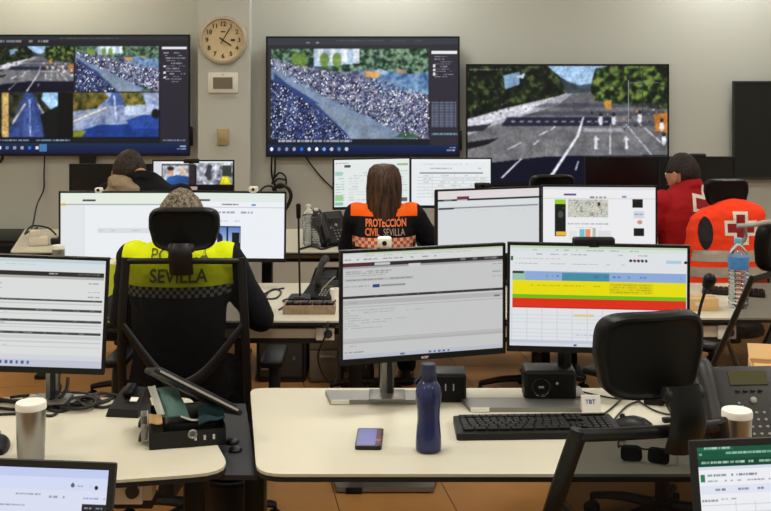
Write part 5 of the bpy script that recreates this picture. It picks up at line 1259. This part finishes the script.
def hand_into(mb, wrist, d, nrm, left, curl=.35):
    d = d.normalized(); side = d.cross(nrm).normalized(); nrm = side.cross(d).normalized()
    th = -1 if left else 1                     # which side the thumb leaves from
    th_side = -side if not left else side
    rings = []
    for t, w, h in ((-.02, .024, .020), (.0, .026, .019), (.03, .038, .016), (.065, .042, .014), (.085, .040, .011)):
        c_ = wrist + d * t; rings.append([c_ + side * (w * math.cos(a)) + nrm * (h * math.sin(a)) for a in [2 * PI * k / 16 for k in range(16)]])
    mb.loft(rings)
    for k, (off, L_) in enumerate(((-.030, .072), (-.0105, .080), (.0105, .076), (.030, .060))):
        sgn = 1 if not left else -1
        p = wrist + d * .078 + side * (off * sgn) * 1.06; dd = (d + side * off * sgn * 4).normalized(); pts = [p]; a = curl * .5 + .06 * k
        for f in (.45, .32, .23):
            v = dd * math.cos(a) - nrm * math.sin(a); p = p + v * L_ * f; pts.append(p); a += curl
        mb.limb(pts, [.0088, .0082, .0074, .0064], seg=10)
    b = wrist + d * .022 + th_side * .028
    mb.limb([b, b + (d * .7 + th_side * .7 - nrm * .15).normalized() * .035, b + (d * .85 + th_side * .55 - nrm * .25).normalized() * .062], [.0125, .0105, .0085], seg=10)
def person(label, X, Y, rz, top, sh, sw, lean, jacket_m, jacket_name, skin, elbows=None, wrists=None, head=(0, .05), hyaw=0.0, hpitch=0.0, wr=.0045, girth=1.0, hs=1.0, seat=.455):
    t = thing('person', label, 'person', (X, Y, 0), rz, 'people seated at the desks')
    e = [Vector(q) for q in (elbows or [(-(sw + .07), .10, sh - .31), (sw + .07, .10, sh - .31)])]
    w = [Vector(q) for q in (wrists or [(-.2, .36, .792), (.2, .36, .792)])]
    hc = Vector((head[0], lean + head[1], top - .115 * hs))
    shl = [Vector((sx * (sw - .035), lean, sh - .075)) for sx in (-1, 1)]
    def torso(mb, g, upper=True, z0=seat + .02):
        rows = [(z0, 0, .155, .115), (z0 + .03, 0, .178, .14), (z0 + .12, -.005, .172, .138), (z0 + .24, lean * .2, .158, .122), (sh - .26, lean * .6, .168, .126), (sh - .15, lean * .9, sw * .93, .124), (sh - .085, lean, sw * .95, .105), (sh - .04, lean, sw * .78, .086), (sh - .005, lean + .005, sw * .46, .07), (sh + .03, lean + head[1] * .25, .064, .062)]
        rings = []
        for z, y, rx, ry in rows:
            rx = rx * girth + g; ry = ry * girth + g; rings.append([Vector((math.copysign(abs(math.cos(a)) ** .85, math.cos(a)) * rx, y + math.copysign(abs(math.sin(a)) ** .85, math.sin(a)) * ry, z)) for a in [2 * PI * k / 32 for k in range(32)]])
        mb.loft(rings)
    # body: head, neck, trunk, arms and hands in one surface
    b = MB(); torso(b, -.022)
    vs, rot = head_verts(b.bm, hc, hyaw, hpitch, hs)
    b.limb([Vector((0, lean, sh - .06)), Vector((head[0] * .4, lean + head[1] * .4, sh + .02)), hc + rot @ Vector((0, -.015, -.06))], [.062, .056, .054], seg=18)
    for sx in (-1, 1): b.sph((.010, .021, .033), hc + rot @ Vector((sx * .079, -.008, -.012)), (0, 0, hyaw + sx * .3))
    hl = []
    for i in (0, 1):
        b.limb([shl[i], e[i], w[i]], [.046, .040, .026], seg=14)
        d = (w[i] - e[i]); d.z = min(d.z, .02) * .3; d.normalize()
        hand_into(b, w[i] + d * .01, d, Vector((0, 0, 1)), i == 0)
    body = obj('body', bake('body', b, .0048, 3), skin, t)
    for sx in (-1, 1):
        ev = MB().sph(.0115, hc + rot @ Vector((sx * .030, .080, .006))).build('eye', 'eye', body); MB().sph((.0055, .003, .0055), hc + rot @ Vector((sx * .030, .0905, .006))).build('iris', 'iris', body)
    b = MB(); b.tube([hc + rot @ Vector((x, .098 - abs(x) * .35, -.054)) for x in (-.022, -.011, 0, .011, .022)], [.002, .004, .0045, .004, .002], seg=8); b.build('lips', mat('lips', rgb(160, 96, 88), .5), body)
    # jacket
    b = MB(); torso(b, .008, z0=seat + .035)
    for i in (0, 1):
        dw = (e[i] - w[i]).normalized()
        b.limb([shl[i], shl[i] * .5 + e[i] * .5, e[i], w[i] * .5 + e[i] * .5, w[i] + dw * .035], [.074, .064, .058, .052, .041], seg=16)
    b.tube([(0, lean - .005, sh + .0), (0, lean + head[1] * .2, sh + .045)], [.078, .068], seg=24, smooth=0)
    jk = bake(jacket_name, b, .0075, 7, wr); jo = obj(jacket_name, jk, jacket_m, t)
    for i in (0, 1):
        dw = (e[i] - w[i]).normalized(); k = MB(); k.tube([w[i] + dw * .045, w[i] + dw * .020], [.043, .0415], seg=18, smooth=0); k.build('cuff', 'jacket_black' if jacket_name != 'red_jacket' else 'jacket_red', t)
    # trousers and shoes
    b = MB()
    hz = seat + .075
    b.sph((.178 * girth, .15, .085), (0, .0, hz + .01))
    for sx in (-1, 1): b.limb([(sx * .085, .0, hz), (sx * .12, .40, hz - .01), (sx * .125, .425, .30), (sx * .125, .44, .10)], [.088, .072, .060, .054], seg=16)
    obj('trousers', bake('trousers', b, .010, 6, .003), 'trouser', t)
    for sx in (-1, 1):
        k = MB(); rings = []
        for y, ww, h in ((.36, .012, .03), (.37, .034, .075), (.42, .040, .095), (.50, .044, .062), (.58, .046, .045), (.625, .030, .03), (.635, .010, .015)):
            rings.append([Vector((sx * .125 + ww * math.cos(a), y, .004 + max(0, (math.sin(a) + .35) / 1.35) * h)) for a in [2 * PI * q / 18 for q in range(18)]])
        k.loft(rings).build('shoe', 'shoe', t)
    bv = BVHTree.FromPolygons([v.co for v in jk.vertices], [tuple(p.vertices) for p in jk.polygons])
    return t, jo, bv, hc, rot
def project(name, polys, bv, m, parent, off=.003):
    """flat print laid on the back of a garment: polys are lists of (x,z)"""
    vs, fs = [], []
    for p in polys:
        q = []
        for x, z in p:
            hit, no, _, _ = bv.ray_cast(Vector((x, -1.2, z)), Vector((0, 1, 0)))
            if hit is None: q = None; break
            q.append(hit + Vector((0, -off, 0)))
        if q is None: continue
        fs.append(tuple(range(len(vs), len(vs) + len(q)))); vs += q
    me = bpy.data.meshes.new(name); me.from_pydata(vs, [], fs); me.update()
    return obj(name, me, m, parent, smooth=False)
def project_text(name, s, size, x, z, bv, m, parent, bold=0.0, shear=0.0, off=.003, sx=1.0):
    me = text_mesh(s, size, bold=bold, shear=shear)
    for v in me.vertices:
        px_, pz_ = x + v.co.x * sx, z + v.co.y
        hit, no, _, _ = bv.ray_cast(Vector((px_, -1.2, pz_)), Vector((0, 1, 0)))
        v.co = (hit + Vector((0, -off, 0))) if hit else Vector((px_, 0, pz_))
    return obj(name, me, m, parent, smooth=False)
def checks(parent, bv, x0, x1, z1, rows, s, ma, mb_, sub=2):
    A, B = [], []
    nx = int((x1 - x0) / s)
    for i in range(rows):
        for j in range(nx):
            x, z = x0 + j * s, z1 - i * s
            ((A if (i + j) % 2 else B)).append([(x, z - s), (x + s, z - s), (x + s, z), (x, z)])
    a = project('check_band', A, bv, ma, parent); b = project('check_band', B, bv, mb_, parent)
    a['kind'] = 'stuff'; b['kind'] = 'stuff'
def cross(parent, bv, cx, cz, s, a):
    Wc, Rc = [], []
    ca, sa = math.cos(a), math.sin(a)
    for i in range(11):
        for j in range(11):
            u, v = i - 5, j - 5
            big = (abs(u) <= 2 and abs(v) <= 5) or (abs(v) <= 2 and abs(u) <= 5)
            small = (abs(u) <= 1 and abs(v) <= 4) or (abs(v) <= 1 and abs(u) <= 4)
            if not big: continue
            q = [(cx + ((u + du) * ca - (v + dv) * sa) * s, cz + ((u + du) * sa + (v + dv) * ca) * s) for du, dv in ((-.5, -.5), (.5, -.5), (.5, .5), (-.5, .5))]
            (Rc if small else Wc).append(q)
    project('cross_outline', Wc, bv, 'crosswhite', parent); project('cross', Rc, bv, 'crossred', parent)
def short_hair(t, hc, rot, m, grow, low, front=.03, seed=1, hs=1.0):
    """cap of cropped hair following the skull"""
    b = MB(); vs, _ = head_verts(b.bm, Vector((0, 0, 0)), 0, 0, hs, grow)
    kill = []
    for v in vs:
        y, z = v.co.y, v.co.z
        lim = low if y < .0 else low + (y / .1) * (.075)
        if abs(v.co.x) > .06 and y > -.035: lim = max(lim, .012)
        if y > .062 and z < .062 + front: lim = 1
        if z < lim: kill.append(v)
    bmesh.ops.delete(b.bm, geom=kill, context='VERTS')
    for v in b.bm.verts:
        low_t = max(0.0, min(1.0, (.02 - v.co.z) / .09))       # cropped closer towards the nape
        v.co *= 1 - .055 * low_t
        n_ = mnoise.noise(v.co * 55 + Vector((seed, 0, 0))) * .0035 + mnoise.noise(v.co * 22 + Vector((0, seed, 0))) * .003
        v.co += v.co.normalized() * n_
        v.co = hc + rot @ v.co
    o = b.build('hair', m, t, ang=3.0)
    s = o.modifiers.new('thickness', 'SOLIDIFY'); s.thickness = .007; s.offset = -1
    return o
# --- seated police officer, seen from behind
zm = zone_mat('police_polo', rgb(20, 22, 28), [((-1, .204, .955, 1.4), rgb(214, 228, 12), True)])
t, jo, bv, hc, rot = person('person in a yellow and black police vest seated at the second-row monitors', -.77, 4.03, 0, 1.296, 1.115, .203, .02, zm, 'polo_jacket', 'skin', elbows=[(-.235, .14, .80), (.285, .14, .795)], wrists=[(-.34, .40, .795), (.235, .41, .795)], head=(-.005, .05), hpitch=R(-10), hs=1.08)
short_hair(t, hc, rot, 'hair_grey', .006, -.075, seed=3, hs=1.08)
project_text('lettering', 'POLICIA', .062, .015, 1.070, bv, 'print_dark', jo, bold=.0004, sx=.95)
project_text('lettering', 'SEVILLA', .066, .015, .998, bv, 'print_dark', jo, bold=.0010, sx=.92)
checks(jo, bv, -.195, .195, .962, 3, .013, 'check_grey', 'check_black')
# --- long-haired person in orange and navy
zm = zone_mat('rescue_jacket', rgb(20, 20, 26), [((.045, .172, .998, 1.4), rgb(246, 100, 22), True)])
t, jo, bv, hc, rot = person('person with long brown hair in a navy and orange civil protection jacket', -.008, 5.62, 0, 1.243, 1.065, .175, .02, zm, 'rescue_jacket', 'skin', elbows=[(-.185, .12, .80), (.262, .10, .83)], wrists=[(-.15, .38, .795), (.215, .375, .795)], head=(0, .02), hs=.96, girth=.93)
project_text('lettering', 'PROTECCIÓN', .054, .01, .965, bv, 'print_orange', jo, bold=.0016, sx=.62)
project_text('lettering', 'CIVIL', .052, -.060, .919, bv, 'print_orange', jo, bold=.0016, sx=.62)
project_text('lettering', 'SEVILLA', .052, .052, .919, bv, 'print_pale', jo, bold=-.0004, sx=.62)
checks(jo, bv, -.165, .165, .892, 3, .0165, 'check_white', 'check_orange')
b = MB(); rings = []; n = 64
rows = [(.127, .008, .02, 0), (.122, .05, .055, -.005), (.10, .074, .085, -.008), (.06, .086, .102, -.012), (.0, .089, .100, -.020), (-.06, .088, .082, -.045), (-.12, .084, .060, -.068), (-.17, .078, .046, -.082), (-.200, .064, .036, -.090), (-.222, .046, .024, -.094), (-.240, .026, .014, -.096)]
for z, rx, ry, yo in rows:
    ring = []
    for k in range(n):
        a = 2 * PI * k / n; gz = 1 + .035 * math.sin(k * 9.7 + z * 14) + .045 * math.sin(k * 5.3 + z * 5)
        y = yo + math.sin(a) * ry * gz
        if z < .075 and math.sin(a) > .35 and z > -.06: y = min(y, .035)
        zz = z + (.030 * math.sin(k * 2.9) if z < -.16 else 0)
        ring.append(hc + Vector((math.cos(a) * rx * gz, y, zz)))
    rings.append(ring)
b.loft(rings).build('hair', 'hair_brown', t, ang=3.0)
# --- person in red jacket
t, jo, bv, hc, rot = person('person with short dark hair in a red jacket with a white-edged cross', 1.635, 5.76, R(22), 1.30, 1.12, .205, .03, 'jacket_red', 'red_jacket', 'skin2', head=(-.015, .03), hyaw=R(14), hpitch=R(-4), hs=.98)
short_hair(t, hc, rot, 'hair_dark', .006, -.066, seed=7, hs=.98)
cross(jo, bv, .050, 1.030, .0190, R(-14))
# --- person in dark jacket with khaki hood
t, jo, bv, hc, rot = person('person with dark hair in a black jacket with khaki hood below the four-view television', -1.265, 5.60, R(-6), 1.322, 1.165, .225, .05, 'jacket_black', 'black_jacket', 'skin2', head=(-.105, .06), hpitch=R(-12), girth=1.08)
short_hair(t, hc, rot, 'hair_darkbrown', .008, -.082, seed=11)
b = MB(); rings = []
b.sph((.118, .07, .055), (-.075, .0, 1.135), (R(-20), R(22), 0), 24, 14); b.sph((.08, .06, .05), (-.13, .0, 1.12), (0, R(-25), 0), 20, 12)
obj('hood', bake('hood', b, .008, 4, .010, 16), 'khaki', t)

# ------------------------------------------------------------------ orange reflective vest over the chair back
vx, vy = P(729, 0, 5.33).x, 5.33
t = thing('reflective_vest', 'orange vest with silver bands and white-edged cross hung on a chair back', 'vest', (vx, vy, 0))
b = MB(); rings = []
for z, rx, ry, dx in ((.655, .205, .095, -.01), (.70, .205, .098, -.01), (.80, .200, .095, -.008), (.90, .196, .09, -.004), (.97, .192, .085, 0), (1.03, .182, .078, .004), (1.06, .155, .066, .012), (1.082, .105, .05, .0), (1.092, .05, .03, -.02)):
    ring = []
    for k in range(48):
        a = 2 * PI * k / 48; c_, s_ = math.cos(a), math.sin(a)
        ring.append(Vector((dx + math.copysign(abs(c_) ** .55, c_) * rx, math.copysign(abs(s_) ** .7, s_) * ry + .045, z + (.02 * c_ if z > 1.0 else .012 * c_))))
    rings.append(ring)
b.loft(rings, caps=True)
vm = bake('cloth', b, .008, 4, .006, 11)
vo = obj('cloth', vm, 'vest_orange', t)
bv = BVHTree.FromPolygons([v.co for v in vm.vertices], [tuple(p.vertices) for p in vm.polygons])
def band(z0, z1, name, m, x0=-.2, x1=.19, n=26):
    project(name, [[(x0 + (x1 - x0) * i / n, z0 + k * (z1 - z0) / 3), (x0 + (x1 - x0) * (i + 1) / n, z0 + k * (z1 - z0) / 3), (x0 + (x1 - x0) * (i + 1) / n, z0 + (k + 1) * (z1 - z0) / 3), (x0 + (x1 - x0) * i / n, z0 + (k + 1) * (z1 - z0) / 3)] for i in range(n) for k in range(3)], bv, m, t)
band(.812, .866, 'reflective_band', 'reflective'); band(.735, .785, 'reflective_band', 'reflective')
cross(t, bv, .046, .975, .0146, 0)
pl = []
for i in range(14):
    a0, a1 = 2 * PI * i / 14, 2 * PI * (i + 1) / 14
    f = lambda a, r_: (-.126 + .036 * r_ * math.copysign(abs(math.cos(a)) ** 1.2, math.cos(a)), .950 + .082 * r_ * math.sin(a))
    pl += [[f(a0, .02), f(a0, .5), f(a1, .5), f(a1, .02)], [f(a0, .5), f(a0, 1), f(a1, 1), f(a1, .5)]]
project('armhole', pl, bv, 'check_black', t, .004)
